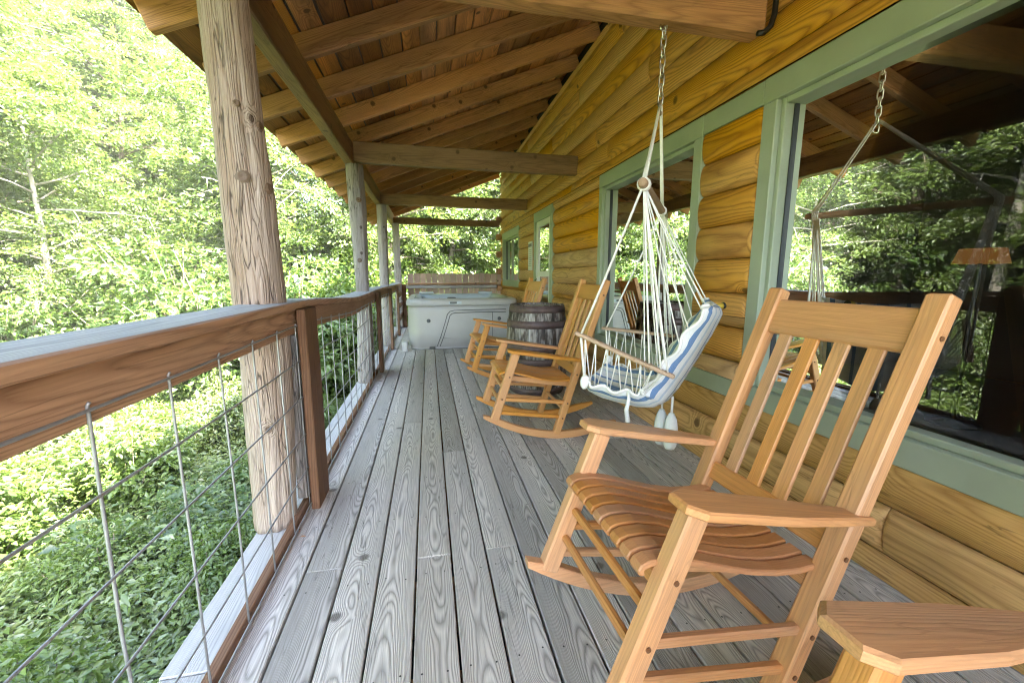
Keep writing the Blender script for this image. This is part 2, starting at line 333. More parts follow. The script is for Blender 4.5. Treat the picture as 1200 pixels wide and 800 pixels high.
def sag(a, b, s, n=7):
    a, b = Vector(a), Vector(b); return [a.lerp(b, i/(n-1)) + Vector((0, 0, -s*4*(i/(n-1))*(1-i/(n-1)))) for i in range(n)]
def lathe(name, prof, mat, parent=None, loc=(0, 0, 0), k=32, a0=0.0, a1=2*math.pi, smooth=True):
    V, F = [], []; full = abs(a1-a0-2*math.pi) < 1e-6; kk = k if full else k+1
    for r, z in prof:
        for j in range(kk):
            a = a0+(a1-a0)*j/k; V.append((r*math.cos(a), r*math.sin(a), z))
    for i in range(len(prof)-1):
        for j in range(k):
            j2 = (j+1) % kk; F.append((i*kk+j, i*kk+j2, (i+1)*kk+j2, (i+1)*kk+j))
    return link(name, mesh(name, V, F, smooth), mat, parent, rel(parent, Matrix.Translation(loc)))
def copy_tree(o, parent=None):
    c = o.copy(); COL.objects.link(c); c.parent = parent
    for ch in list(o.children): copy_tree(ch, c)
    return c

# ================================================================== THE GROUND
def gz(x, y):
    """height of the hillside"""
    z = -2.0
    d = max(0.0, -x-7.0); z += 0.30*d - 0.0022*d*d if d < 60 else 10.1
    e = max(0.0, y-13.0); z += 0.13*e if e < 60 else 7.8
    return z + 0.25*mnoise.noise(Vector((x*0.18, y*0.18, 3.1))) + 0.10*mnoise.noise(Vector((x*0.7, y*0.7, 7.7)))
def axis_steps():
    a = list(np.linspace(-40, 40, 101)); far = [45, 52, 62, 80, 110]
    return sorted([-f for f in far] + a + far)
xs = [x-8 for x in axis_steps()]; ys = [y+8 for y in axis_steps()]
V = [(x, y, gz(x, y)) for x in xs for y in ys]; ny = len(ys)
F = [(i*ny+j, (i+1)*ny+j, (i+1)*ny+j+1, i*ny+j+1) for i in range(len(xs)-1) for j in range(ny-1)]
tag(link('ground', mesh('ground', V, F, True), M['ground']), 'leafy forest floor falling away below the porch', None, None, 'structure')

# ================================================================== DECK
deck = empty('porch_deck'); tag(deck, 'weathered grey plank deck of the long covered porch', None, None, 'structure')
Y0, Y1 = -2.2, 9.62
BW = 0.1425
forced = {1: [1.58, 6.5], 4: [1.58, 6.4], 6: [1.58, 6.1]}
for i in range(17):
    xa = -0.655+BW*i; xb = min(xa+BW, 1.70)
    cuts = forced.get(i) or [[-0.9, 4.0, 8.3], [3.2, 7.8], [-0.2, 5.2], [2.6, 7.3]][(i*7) % 4]
    e = [Y0]+cuts+[Y1]
    for a, b in zip(e[:-1], e[1:]):
        g = random.uniform(0.003, 0.0052); dz = random.uniform(-0.0015, 0.0015)
        box('deck_board', (xa+g, a+0.0015, -0.032+dz), (xb-g, b-0.0015, 0.0+dz), M['deck'], deck, bev=0.003, axis='y', n=4, jit=0.0008)
for a, b in ((Y0, 1.2), (1.2, 4.75), (4.75, Y1)):
    box('edge_board', (-0.805, a+0.002, -0.036), (-0.664, b-0.002, -0.002), M['deck_outer'], deck, bev=0.004, axis='y', n=4, jit=0.001)
box('rim_joist', (-0.795, Y0, -0.29), (-0.755, Y1, -0.038), M['deck_outer'], deck, axis='y')
for k in range(30):
    y = Y0+0.05+0.4025*k
    if y < Y1-0.05: box('joist', (-0.754, y-0.02, -0.26), (1.70, y+0.02, -0.034), M['beam'], deck, axis='x')
box('gap_shade_sheet', (-.75, Y0, -.272), (1.70, Y1, -.266), M['seal'], deck, axis='y', bev=.001)  # added black sheet, stands for the shade seen through the board gaps
for y in (0.2, 3.3, 6.4, 9.4):
    box('support_post', (-0.74, y-0.07, -2.6), (-0.60, y+0.07, -0.30), M['beam'], deck, axis='z')
nv, nf = [], []
for i in range(17):
    for k in range(30):
        y = Y0+0.05+0.4025*k
        for fx in (0.24, 0.76):
            x = -0.655+BW*(i+fx)+random.uniform(-.006, .006); yy = y+random.uniform(-.012, .012); r = 0.0034
            if x > 1.66: continue
            o = len(nv); nv += [(x+r*math.cos(a), yy+r*math.sin(a), 0.0022) for a in (0, 1.05, 2.09, 3.14, 4.19, 5.24)]; nf.append(tuple(range(o, o+6)))
tag(link('nail_heads', mesh('nail_heads', nv, nf), M['nail'], deck), kind='stuff')

# ================================================================== ROOF
SL = 0.394; ANG = math.atan(SL)
def rz(x): return 2.46+SL*(x+0.70)           # underside of the rafters
roof = empty('porch_roof'); tag(roof, 'brown timber porch roof with open rafters and plank underside', 'roof')
RY0, RY1 = -2.6, 10.25
nrm = Vector((-math.sin(ANG), 0, math.cos(ANG)))
raf_y = [1.81+0.585*k for k in range(-7, 15)]
for y in raf_y:
    a = Vector((-1.22, y, rz(-1.22)))+nrm*0.07; b = Vector((1.72, y, rz(1.72)))+nrm*0.07
    bar('rafter', a, b, 0.052, 0.14, M['rafter'], roof, n=6, jit=0.002, bev=0.006)
x = -1.26; j = 0
while x < 1.70:
    w = random.choice([0.135, 0.15, 0.165, 0.185]); xm = x+w*math.cos(ANG)/2
    e = [RY0]+sorted(random.sample([0.6, 1.8, 2.98, 4.15, 5.32, 6.5, 7.66], 2))+[RY1]
    for a, b in zip(e[:-1], e[1:]):
        c = Vector((xm, 0, rz(xm)))+nrm*(0.142+0.011+random.uniform(0, 0.004))
        bar('roof_board', (c.x, a+.003, c.z), (c.x, b-.003, c.z), w-random.uniform(.006, .018), 0.022, M['roofboard'], roof, up=nrm, n=3, jit=0.001, bev=0.003)
    x += w*math.cos(ANG); j += 1
# roofing above, up to the ridge and down the far side
th = 0.175
pts = [(-1.30, rz(-1.30)+th), (4.6, rz(4.6)+th), (10.5, rz(4.6)+th-2.33)]
V = []; F = []
for (px, pz) in pts:
    for y in (RY0-.05, RY1+.05): V += [(px, y, pz), (px, y, pz+0.03)]
for i in range(2):
    o = i*4; F += [(o, o+4, o+6, o+2), (o+1, o+3, o+7, o+5), (o, o+1, o+5, o+4), (o+2, o+6, o+7, o+3)]
F += [(0, 2, 3, 1), (8, 9, 11, 10)]
link('roofing', mesh('roofing', V, F), M['roofing'], roof)
for a, b in ((RY0, -0.55), (-0.55, 4.62), (4.62, 9.42), (9.42, RY1)):
    box('eave_beam', (-0.787, a+.002, 2.252), (-0.70, b-.002, 2.462), M['beam'], roof, axis='y', n=6, jit=0.002, bev=0.007)
for y, za, zb, x1 in ((-0.55, 2.29, 2.48, 1.66), (4.62, 2.262, 2.46, 1.67), (7.02, 2.242, 2.41, 1.67), (9.5, 2.235, 2.375, 1.62)):
    bar('cross_beam', (-0.699, y, (za+zb)/2+.01), (x1, y, (za+zb)/2-.01), 0.09, zb-za, M['beam'], roof, n=6, jit=0.003, bev=0.008)
swing_beam = bar('cross_beam', (-0.699, 1.95, 2.405), (1.628, 1.95, 2.388), 0.11, 0.185, M['rafter'], roof, n=8, jit=0.004, bev=0.016)
swing_beam['label'] = 'reddish beam carrying the hanging chair'
tube('iron_strap', [(1.648, 1.885, 2.66), (1.647, 1.885, 2.52), (1.651, 1.884, 2.44), (1.648, 1.883, 2.37), (1.632, 1.883, 2.315), (1.600, 1.883, 2.285), (1.565, 1.883, 2.278)], [0.011, 0.011, 0.012, 0.013, 0.013, 0.013, 0.012], M['black'], roof)

# ================================================================== LOG CABIN
cabin = empty('log_cabin', (1.7, 4.0, 0)); tag(cabin, 'golden log sided cabin with green window trim along the porch', 'cabin')
CH = 0.1925; CZ0 = 0.086-CH
WX, BULGE = 1.706, 0.047
opens = [(-2.3, 1.925, 0.455, 2.105), (1.92, 2.40, 1.985, 2.105), (1.92, 2.40, 0.455, 0.565), (2.393, 3.965, 0.455, 2.105), (5.50, 6.50, -0.5, 2.10), (7.67, 9.42, 0.92, 2.07)]
def log(y0, y1, z0, z1, c0, c1):
    """half round log along Y between y0 and y1, course c0..c1 clipped to z0..z1; local X runs along the log"""
    L = y1-y0; n = max(2, min(14, int(L/0.35)+1)); K = 12; V, F = [], []; cm = (z0+z1)/2; seed = random.uniform(0, 100)
    ss = sorted(set([0, .004/L if L > .1 else .01, .02/L if L > .1 else .05, 1-(.02/L if L > .1 else .05), 1-(.004/L if L > .1 else .01), 1] + [i/n for i in range(1, n)]))
    for f in ss:
        d = min(f, 1-f)*L; e = 1-0.28*max(0, 1-d/.022)**2
        wob = 0.004*mnoise.noise(Vector((seed, (y0+L*f)*1.3, 0)))
        for q in range(K+1):
            z = z0+(z1-z0)*(0.5-0.5*math.cos(math.pi*q/K))
            t = (z-(c0+c1)/2)/((c1-c0)/2)
            b = BULGE*max(0.0, 1-abs(t)**2.4)**0.5*e+wob*(1-abs(t))
            V.append((L*(f-0.5), b, z-cm))
    k = K+1; N = len(ss)
    for i in range(N-1):
        for q in range(K): F.append((i*k+q, i*k+q+1, (i+1)*k+q+1, (i+1)*k+q))
    # ends and flat back
    o = len(V); V += [(-L/2, -0.03, z0-cm), (-L/2, -0.03, z1-cm), (L/2, -0.03, z0-cm), (L/2, -0.03, z1-cm)]
    F.append(tuple([o]+[o+1]+list(range(K, -1, -1)))); F.append(tuple([o+3, o+2]+[(N-1)*k+q for q in range(K+1)]))
    F.append((o, o+2, o+3, o+1)); F.append((0, (N-1)*k, o+2, o)); F.append((K, o+1, o+3, (N-1)*k+K))
    me = mesh('log', V, F); sm = [True]*len(me.polygons); sm[-5:] = [False]*5; me.polygons.foreach_set('use_smooth', sm)
    # local X -> world +Y, local Y -> world -X, local Z up
    mw = Matrix(((0, -1, 0), (1, 0, 0), (0, 0, 1))).to_4x4(); mw.translation = (WX, (y0+y1)/2, cm)
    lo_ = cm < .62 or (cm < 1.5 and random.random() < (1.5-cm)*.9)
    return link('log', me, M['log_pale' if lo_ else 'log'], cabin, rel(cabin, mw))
CY0, CY1 = -2.6, 9.66
top = rz(1.70)-0.004
c = 0
for ci in range(20):
    c0 = CZ0+CH*ci; c1 = c0+CH
    lo = max(c0, 0.001); hi = min(c1, top)
    if hi-lo < 0.01: continue
    zc = sorted(set([lo, hi]+[q for o in opens for q in (o[2], o[3]) if lo+.004 < q < hi-.004]))
    for z0, z1 in zip(zc[:-1], zc[1:]):
        zm = (z0+z1)/2
        iv = [(CY0, CY1)]
        for o in opens:
            if o[2] < zm < o[3]:
                nx = []
                for a, b in iv:
                    if o[1] <= a or o[0] >= b: nx.append((a, b)); continue
                    if o[0] > a: nx.append((a, o[0]))
                    if o[1] < b: nx.append((o[1], b))
                iv = nx
        for a, b in iv:
            cuts = []
            if b-a > 4.5:
                q = a+2.0+((ci*1.73) % 2.2)
                while q < b-1.2: cuts.append(q); q += 3.3+((ci*0.77) % 1.3)
            e = [a]+cuts+[b]
            for s, t in zip(e[:-1], e[1:]): log(s+.001, t-.001, z0+.002, z1-.002, c0, c1)
# log ends crossing at the far corner
for k in range(0, 16, 1):
    z = CZ0+CH*(k+0.5)+CH/2
    if z < 0.4 or z > 2.45 or k % 2: continue
    bar('log_end', (1.555, 9.60, z), (1.70, 9.60, z), 0.15, 0.135, M['rail'], cabin, bev=0.02)
# ---- windows
def window(y0, y1, z0, z1, name='window', left_w=0.10, right_w=0.085, inner=0.085, gx=1.752, label=None, head=0.12, sill=0.11, trim=True):
    """y1 is the far jamb; casing, stepped inner frame and pane"""
    w = empty(name, (0, 0, 0), cabin); w.matrix_basis = rel(cabin, Matrix.Translation((1.69, (y0+y1)/2, z0)))
    if label: w['label'] = label
    X0 = 1.668
    if trim:
        box('side_casing', (X0, y1-left_w, z0+sill), (1.72, y1, z1-head), M['green'], w, axis='z')
        box('side_casing', (X0, y0, z0+sill), (1.72, y0+right_w, z1-head), M['green'], w, axis='z')
        box('head_casing', (X0-.002, y0, z1-head), (1.72, y1, z1), M['green'], w, axis='y')
        box('sill_casing', (X0-.002, y0, z0), (1.72, y1, z0+sill), M['green'], w, axis='y')
    a, b, c, d = y0+right_w, y1-left_w, z0+sill, z1-head
    f = 0.028
    for nm, p, q in (('inner_frame', (1.694, b-f, c), (1.762, b, d)), ('inner_frame', (1.694, a, c), (1.762, a+f, d))):
        box(nm, p, q, M['green'], w, axis='z')
    for p, q in (((1.696, a+f, d-f), (1.762, b-f, d)), ((1.696, a+f, c), (1.762, b-f, c+f))):
        box('inner_frame', p, q, M['green'], w, axis='y')
    box('seal', (1.738, b-f-.012, c+f), (1.760, b-f, d-f), M['seal'], w, axis='z'); box('seal', (1.738, a+f, c+f), (1.760, a+f+.012, d-f), M['seal'], w, axis='z')
    pm = mesh('pane', [(0, a+f, c+f), (0, b-f, c+f), (0, b-f, d-f), (0, a+f, d-f)], [(0, 1, 2, 3)])
    p = link('pane', pm, M['glass'], w, rel(w, Matrix.Translation((gx, 0, 0))))
    return w
window(-2.3, 1.925, 0.455, 2.105, left_w=0.085, right_w=0.1, label='large picture window beside the porch')
window(2.393, 3.965, 0.455, 2.105, left_w=0.075, right_w=0.085, label='square picture window behind the hanging chair')
box('trim_board', (1.667, 1.9265, 1.99), (1.72, 2.3915, 2.103), M['green'], cabin, axis='y')
box('trim_board', (1.667, 1.9265, 0.457), (1.72, 2.3915, 0.563), M['green'], cabin, axis='y')
w3 = window(7.67, 9.42, 0.92, 2.07, left_w=0.09, right_w=0.09, head=0.15, sill=0.10, label='small far window by the hot tub')
box('sash_bar', (1.73, 8.62, 1.05), (1.765, 8.68, 1.89), M['green'], w3, axis='z')
# ---- door
dr = empty('door', (0, 0, 0), cabin); dr.matrix_basis = rel(cabin, Matrix.Translation((1.69, 6.0, 0))); dr['label'] = 'white framed glass storm door'
box('casing', (1.655, 5.502, 0.002), (1.72, 5.60, 1.96), M['green'], dr, axis='z'); box('casing', (1.655, 6.40, 0.002), (1.72, 6.498, 1.96), M['green'], dr, axis='z')
box('casing', (1.653, 5.502, 1.96), (1.72, 6.498, 2.098), M['green'], dr, axis='y')
for p, q, ax in (((1.672, 5.603, 0.004), (1.712, 5.70, 1.957), 'z'), ((1.672, 6.30, 0.004), (1.712, 6.397, 1.957), 'z'), ((1.673, 5.70, 1.87), (1.711, 6.30, 1.957), 'y'), ((1.673, 5.70, 1.13), (1.711, 6.30, 1.21), 'y'), ((1.673, 5.70, 0.004), (1.711, 6.30, 0.20), 'y')):
    box('stile', p, q, M['white'], dr, axis=ax)
for z0, z1 in ((1.21, 1.87), (0.20, 1.13)):
    link('pane', mesh('pane', [(0, 5.70, z0), (0, 6.30, z0), (0, 6.30, z1), (0, 5.70, z1)], [(0, 1, 2, 3)]), M['glass'], dr, rel(dr, Matrix.Translation((1.692, 0, 0))))
box('inner_panel', (1.76, 5.62, 0.02), (1.78, 6.38, 1.95), M['cloth_grey'], dr, axis='z')
tube('handle', [(1.672, 6.33, 0.98), (1.64, 6.33, 0.99), (1.64, 6.33, 1.08), (1.672, 6.33, 1.09)], 0.007, M['black'], dr)
# ---- dim room behind the glass
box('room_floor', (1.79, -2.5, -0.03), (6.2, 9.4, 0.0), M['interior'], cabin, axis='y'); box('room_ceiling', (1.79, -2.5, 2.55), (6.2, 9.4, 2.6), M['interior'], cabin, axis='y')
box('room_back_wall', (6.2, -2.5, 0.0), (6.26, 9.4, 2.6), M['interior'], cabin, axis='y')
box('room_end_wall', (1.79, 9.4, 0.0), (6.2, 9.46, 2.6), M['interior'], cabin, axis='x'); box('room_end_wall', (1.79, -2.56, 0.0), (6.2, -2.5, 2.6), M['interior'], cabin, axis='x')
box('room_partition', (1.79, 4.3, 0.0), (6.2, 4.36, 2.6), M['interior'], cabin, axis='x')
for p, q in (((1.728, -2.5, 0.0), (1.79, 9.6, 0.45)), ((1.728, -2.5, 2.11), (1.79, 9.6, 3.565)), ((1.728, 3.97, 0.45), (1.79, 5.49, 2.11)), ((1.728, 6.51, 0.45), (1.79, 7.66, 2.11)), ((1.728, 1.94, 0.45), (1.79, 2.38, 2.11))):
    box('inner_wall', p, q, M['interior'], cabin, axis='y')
# gable ends and back of the cabin, closed up to the roof
for y in (-2.6, 9.5):
    V = [(1.74, y, -2), (9.3, y, -2), (9.3, y, rz(1.74)), (4.6, y, rz(4.6)+.1), (1.74, y, rz(1.74))]; V += [(a, b+.06, c) for a, b, c in V]
    F = [(0, 1, 2, 3, 4), (9, 8, 7, 6, 5)]+[(i, (i+1) % 5, (i+1) % 5+5, i+5) for i in range(5)]
    link('gable_wall', mesh('gable_wall', V, F), M['log'], cabin, rel(cabin, Matrix.Identity(4)))
box('rear_wall', (9.3, -2.6, -2), (9.36, 9.56, rz(1.74)), M['log'], cabin, axis='y')
box('foundation_wall', (1.72, -2.6, -2.3), (1.80, 9.6, -0.04), M['bark'], cabin, axis='y')

# ---- furniture seen through the glass
def dining_chair(x, y, rot, label):
    c = empty('dining_chair'); tag(c, label, 'chair')
    for sx in (-1, 1):
        for sy in (-1, 1): bar('leg', (sx*.19, sy*.19, 0.0), (sx*.19, sy*.19, 0.44), .035, .035, M['dark'], c, up=(1, 0, 0))
    box('seat', (-.22, -.22, .44), (.22, .22, .48), M['dark'], c)
    for sy in (-1, 1): bar('back_post', (-.2, sy*.19, .48), (-.26, sy*.19, 1.02), .035, .03, M['dark'], c, up=(1, 0, 0))
    bar('back_rest', (-.243, -.17, .86), (-.243, .17, .86), .02, .26, M['dark'], c)
    c.location = (x, y, 0); c.rotation_euler.z = rot
dining_chair(2.5, 2.95, 0.2, 'dark dining chair inside behind the square window')
dining_chair(2.6, 0.55, -0.6, 'dark dining chair inside behind the large picture window')
ac = empty('armchair', (2.3, 3.75, 0)); tag(ac, 'pale grey armchair inside the square window', 'armchair')
box('seat', (2.0, 3.45, .02), (2.6, 4.05, .42), M['cloth_grey'], ac, bev=.04); box('back', (2.0, 4.06, .02), (2.6, 4.2, .92), M['cloth_grey'], ac, bev=.04)
for s in (1.9, 2.61): box('arm', (s, 3.45, .02), (s+.09, 4.05, .6), M['cloth_grey'], ac, bev=.03)
lamp = empty('glow_lamp', (4.0, 2.35, 0)); tag(lamp, 'amber lamp standing in for an orange glow inside the large picture window', 'lamp')  # lamp shape stands in for a vague orange glow in the room
T = NT('amber_glow_shade'); em = T.n('Emission'); em.inputs[0].default_value = (1.0, 0.42, 0.10, 1); em.inputs[1].default_value = 0.008; T.t.links.new(em.outputs[0], T.out.inputs[0])
lathe('stand', [(.16, 0), (.16, .02), (.02, .05), (.012, 1.25)], M['black'], lamp, (4.0, 2.35, 0), 16); lathe('glow_shade', [(.15, 1.23), (.12, 1.34)], T.m, lamp, (4.0, 2.35, 0), 24)

# ---- notice on the wall
nt = empty('notice_board', (1.65, 6.66, 1.22)); tag(nt, 'white paper notice on the log wall beside the door', 'notice')
box('sheet', (1.640, 6.55, 1.23), (1.652, 6.80, 1.69), M['paper'], nt, axis='z', bev=.001)
box('header', (1.637, 6.57, 1.605), (1.6395, 6.78, 1.655), M['print'], nt, axis='y', bev=.0005)
for k in range(9):
    box('text_line', (1.638, 6.575, 1.555-.032*k), (1.6395, 6.775-random.uniform(0, .06), 1.561-.032*k), M['print'], nt, axis='y', bev=.0003)

# ================================================================== TRUNK POSTS
def trunk_post(y, prof, mat, label, group, z0=0.0, z1=2.25, k=48, seed=0, knots=()):
    """prof: list of (z, x centre, radius)"""
    r = empty('porch_post', (prof[0][1], y, 0)); tag(r, label, 'post', group)
    zs = np.linspace(z0, z1, 80); V, F = [], []
    for z in zs:
        xc = np.interp(z, [p[0] for p in prof], [p[1] for p in prof]); rr = np.interp(z, [p[0] for p in prof], [p[2] for p in prof])
        yc = 0.012*mnoise.noise(Vector((seed, z*1.1, 5)))
        for j in range(k):
            a = 2*math.pi*j/k; q = mnoise.noise(Vector((math.cos(a)*1.6+seed, math.sin(a)*1.6, z*1.2)))*0.11+mnoise.noise(Vector((math.cos(a)*5+seed, math.sin(a)*5, z*2.0)))*0.07+mnoise.noise(Vector((math.cos(a)*3+seed, math.sin(a)*3, z*9.0)))*0.03+mnoise.noise(Vector((math.cos(a)*9+seed, math.sin(a)*9, z*1.6)))*0.032-max(0, mnoise.noise(Vector((math.cos(a)*7-seed, math.sin(a)*7, z*1.1)))-.25)*.16
            # local X up the trunk, Y and Z across
            V.append((z-1.1, (xc-prof[0][1])*1.0+math.cos(a)*rr*(1+q), yc+math.sin(a)*rr*(1+q)))
    n = len(zs)
    for i in range(n-1):
        for j in range(k): F.append((i*k+j, (i+1)*k+j, (i+1)*k+(j+1) % k, i*k+(j+1) % k))
    F.append(tuple(range(k))); F.append(tuple(range(n*k-1, (n-1)*k-1, -1)))
    mw = Matrix(((0, 1, 0), (0, 0, 1), (1, 0, 0))).to_4x4(); mw.translation = (prof[0][1], y, 1.1)
    link('trunk', mesh('trunk', V, F, True), mat, r, rel(r, mw))
    for (z, ang, rad) in knots:
        xc = np.interp(z, [p[0] for p in prof], [p[1] for p in prof]); rr = np.interp(z, [p[0] for p in prof], [p[2] for p in prof])
        d = Vector((math.cos(ang), math.sin(ang), 0.05)); c0 = Vector((xc, y, z))+d*(rr*0.93)
        m_, _ = frame(c0, c0+d*0.02)
        ko = link('knot', mesh('knot', *knot_data(rad), True), M['knot'], r, rel(r, m_))
    return r
def knot_data(r):
    V, F = [], []; k = 12
    for q, (rr, h) in enumerate(((1.9, -.006), (1.3, .002), (1.0, .004), (0.8, .0015), (0.5, .003), (0.3, .0), (0.05, .001))):
        for j in range(k): a = 2*math.pi*j/k; V.append((h, rr*r*math.cos(a), rr*r*math.sin(a)*1.05))
    for i in range(6):
        for j in range(k): F.append((i*k+j, i*k+(j+1) % k, (i+1)*k+(j+1) % k, (i+1)*k+j))
    return V, F
GP = 'peeled tree trunk posts of the porch'
trunk_post(1.967, [(0.0, -.742, .088), (.5, -.728, .098), (.8, -.718, .095), (1.1, -.722, .098), (1.45, -.728, .096), (1.7, -.735, .09), (2.26, -.745, .086)], M['trunk'],
           'thick knotty tree trunk post, widest of the posts, behind the top rail', GP, seed=2, knots=((1.53, -1.3, .015), (1.50, -0.2, .014), (1.80, -1.2, .008), (1.74, -.25, .012)))
trunk_post(4.62, [(0.0, -.715, .078), (.7, -.69, .068), (1.0, -.688, .063), (1.7, -.69, .078), (2.26, -.70, .082)], M['trunk_grey'], 'grey trunk post carrying the cross beam behind the barrel chairs', GP, seed=7, knots=((1.9, -1.2, .014), (1.3, -1.6, .012)))
trunk_post(7.02, [(0.0, -.70, .08), (1.0, -.70, .07), (2.26, -.69, .076)], M['trunk_grey'], 'slim grey trunk post next to the hot tub', GP, seed=13)
trunk_post(9.42, [(0.0, -.66, .075), (1.0, -.655, .07), (2.26, -.655, .075)], M['trunk_grey'], 'slim grey trunk post at the far corner by the plank fence', GP, seed=21)
trunk_post(-0.62, [(0.0, -.74, .09), (1.0, -.73, .09), (2.26, -.745, .086)], M['trunk'], 'tree trunk post at the near end of the porch rail', GP, seed=31)

# ================================================================== RAILING
rail = empty('porch_railing', (-.65, 4, 0)); tag(rail, 'brown timber railing with galvanised wire mesh and wide grey topped cap', 'railing')
YS = [-2.2, 0.5, 1.2, 2.0, 2.35, 3.0, 3.6, 4.3, 5.0, 5.9, 7.0, 9.6]; ZS = [1.03, 1.03, 1.03, 1.034, 1.03, 1.0, 0.972, 0.978, 0.992, 0.996, 0.985, 0.99]
def zc(y): return float(np.interp(y, YS, ZS))
def swept(name, xa, xb, ya, yb, dz0, dz1, mat, n=14):
    """board following the sagging rail line: z from zc+dz0 to zc+dz1"""
    V, F = [], []; cxm = (xa+xb)/2; cym = (ya+yb)/2; b = 0.005
    for i in range(n+1):
        y = ya+(yb-ya)*i/n; s = 0.5*(zc(y-.12)+zc(y+.12)); wob = 0.002*mnoise.noise(Vector((xa*9, y*2, 1)))
        z0, z1 = s+dz0+wob, s+dz1+wob
        for x, z in ((xa+b, z0), (xb-b, z0), (xb, z0+b), (xb, z1-b), (xb-b, z1), (xa+b, z1), (xa, z1-b), (xa, z0+b)): V.append((y-cym, -(x-cxm), z-1.0))
    for i in range(n):
        for j in range(8): a, c2 = i*8+j, i*8+(j+1) % 8; F.append((a, a+8, c2+8, c2))
    F.append(tuple(range(8))); F.append(tuple(range(n*8+7, n*8-1, -1)))
    mw = Matrix(((0, -1, 0), (1, 0, 0), (0, 0, 1))).to_4x4(); mw.translation = (cxm, cym, 1.0)
    return link(name, mesh(name, V, F), mat, rail, rel(rail, mw))
M['cap'] = None
def mat_cap():
    m0 = M['rail']; mm = m0.copy(); mm.name = 'weathered_cap_wood'; t = mm.node_tree; pb = [n for n in t.nodes if n.type == 'BSDF_PRINCIPLED'][0]
    src = pb.inputs['Base Color'].links[0].from_socket
    g = t.nodes.new('ShaderNodeNewGeometry'); s = t.nodes.new('ShaderNodeSeparateXYZ'); t.links.new(g.outputs['True Normal'], s.inputs[0])
    mr = t.nodes.new('ShaderNodeMapRange'); mr.inputs[1].default_value = .6; mr.inputs[2].default_value = .9; t.links.new(s.outputs[2], mr.inputs[0])
    bw = t.nodes.new('ShaderNodeRGBToBW'); t.links.new(src, bw.inputs[0])
    r = t.nodes.new('ShaderNodeValToRGB'); r.color_ramp.elements[0].position = .09; r.color_ramp.elements[0].color = (.13, .13, .135, 1); r.color_ramp.elements[1].position = .36; r.color_ramp.elements[1].color = (.42, .425, .43, 1)
    t.links.new(bw.outputs[0], r.inputs[0]); mx = t.nodes.new('ShaderNodeMix'); mx.data_type = 'RGBA'
    t.links.new(mr.outputs[0], mx.inputs[0]); t.links.new(src, mx.inputs[6]); t.links.new(r.outputs[0], mx.inputs[7]); t.links.new(mx.outputs[2], pb.inputs['Base Color'])
    return mm
M['cap'] = mat_cap()     # sun and rain have greyed the upper face of the cap boards
for a, b in ((-2.2, 2.14), (2.142, 5.04), (5.042, 9.58)):
    swept('cap_rail', -.772, -.585, a, b, -.034, 0.0, M['cap'])
for a, b in ((-2.2, 2.16), (2.162, 5.06), (5.062, 9.54)):
    swept('top_rail', -.658, -.620, a, b, -.150, -.036, M['rail'])
    box('bottom_rail', (-.657, a, -.03), (-.622, b, 0.040), M['railpost'], rail, axis='y', n=4, jit=.001)
for y, w in ((2.05, .20), (5.0, .17), (6.55, .16), (8.1, .15)):
    z1 = zc(y+.1)-.037
    box('rail_post', (-.606, y, -.03 if y < 3 else .003), (-.566, y+w, z1), M['railpost'], rail, axis='z', n=3, jit=.0015, bev=.005)
box('rail_post', (-.60, 9.50, .003), (-.50, 9.59, .95), M['railpost'], rail, axis='z')
box('filler_board', (-.672, 2.07, .052), (-.626, 2.20, .875), M['trunk_grey'], rail, axis='z', n=3)
box('filler_board', (-.70, 4.70, .002), (-.664, 5.05, .84), M['trunk_grey'], rail, axis='z', n=3)
xw = -.613
for y in np.arange(-2.02, 9.5, 0.2395):
    z1 = zc(y)-.112
    tube('vertical_wire', [(xw, y, .03), (xw+random.uniform(-.004, .004), y+random.uniform(-.006, .006), .45), (xw, y, z1), (xw+.004, y, z1+.006)], .0034, M['wire'], rail, 6)
for hz in (.035, .221, .394, .579, .749, .914):
    pts = [(xw+.0068, y, hz+(zc(y)-1.03)*hz/.914 + .003*math.sin(y*3+hz*9)) for y in np.arange(-2.1, 9.51, .29)]
    tube('horizontal_wire', pts, .0034, M['wire'], rail, 6)
# far return of the railing
for z0, z1 in ((.955, .985), (.865, .925)):
    box('back_rail', (-.50, 9.50 if z0 < .9 else 9.44, z0), (1.55, 9.54 if z0 < .9 else 9.58, z1), M['deck_outer' if z0 < .9 else 'cap'], rail, axis='x')
for z in (.25, .5, .72):
    box('side_slat', (-.61, 8.3, z), (-.575, 9.5, z+.09), M['railpost'], rail, axis='y')
blk = box('timber_block', (-.425, 6.38, .002), (-.345, 6.46, .15), M['deck_outer'], None, axis='z', bev=.006)
tag(blk, 'short upright timber offcut on the deck beside the hot tub', 'block')

# ================================================================== PLANK FENCE
fence = empty('plank_fence', (.6, 9.66, 0)); tag(fence, 'weathered reddish plank privacy fence behind the hot tub', 'fence')
x = -.46
while x < 1.60:
    w = random.choice([.125, .135, .14]); h = 1.19+random.uniform(-.012, .012); L = h-.02
    V = []; 
    prof = [(-w/2+.003, .02), (w/2-.003, .02), (w/2-.003, h-.010), (w/2-.010, h), (-w/2+.010, h), (-w/2+.003, h-.010)]
    for yy in (-.009, .009): V += [(pz-.6, px, yy) for px, pz in prof]
    F = [(0, 1, 2, 3, 4, 5), (11, 10, 9, 8, 7, 6)]+[(i+6, (i+1) % 6+6, (i+1) % 6, i) for i in range(6)]
    mw = Matrix(((0, 1, 0), (0, 0, 1), (1, 0, 0))).to_4x4(); mw.translation = (x+w/2, 9.63+random.uniform(-.003, .003), .6)
    link('plank', mesh('plank', V, F), M['fence'], fence, rel(fence, mw)); x += w+.002
for z in (.25, .85): box('batten', (-.5, 9.645, z), (1.6, 9.685, z+.09), M['fence'], fence, axis='x')

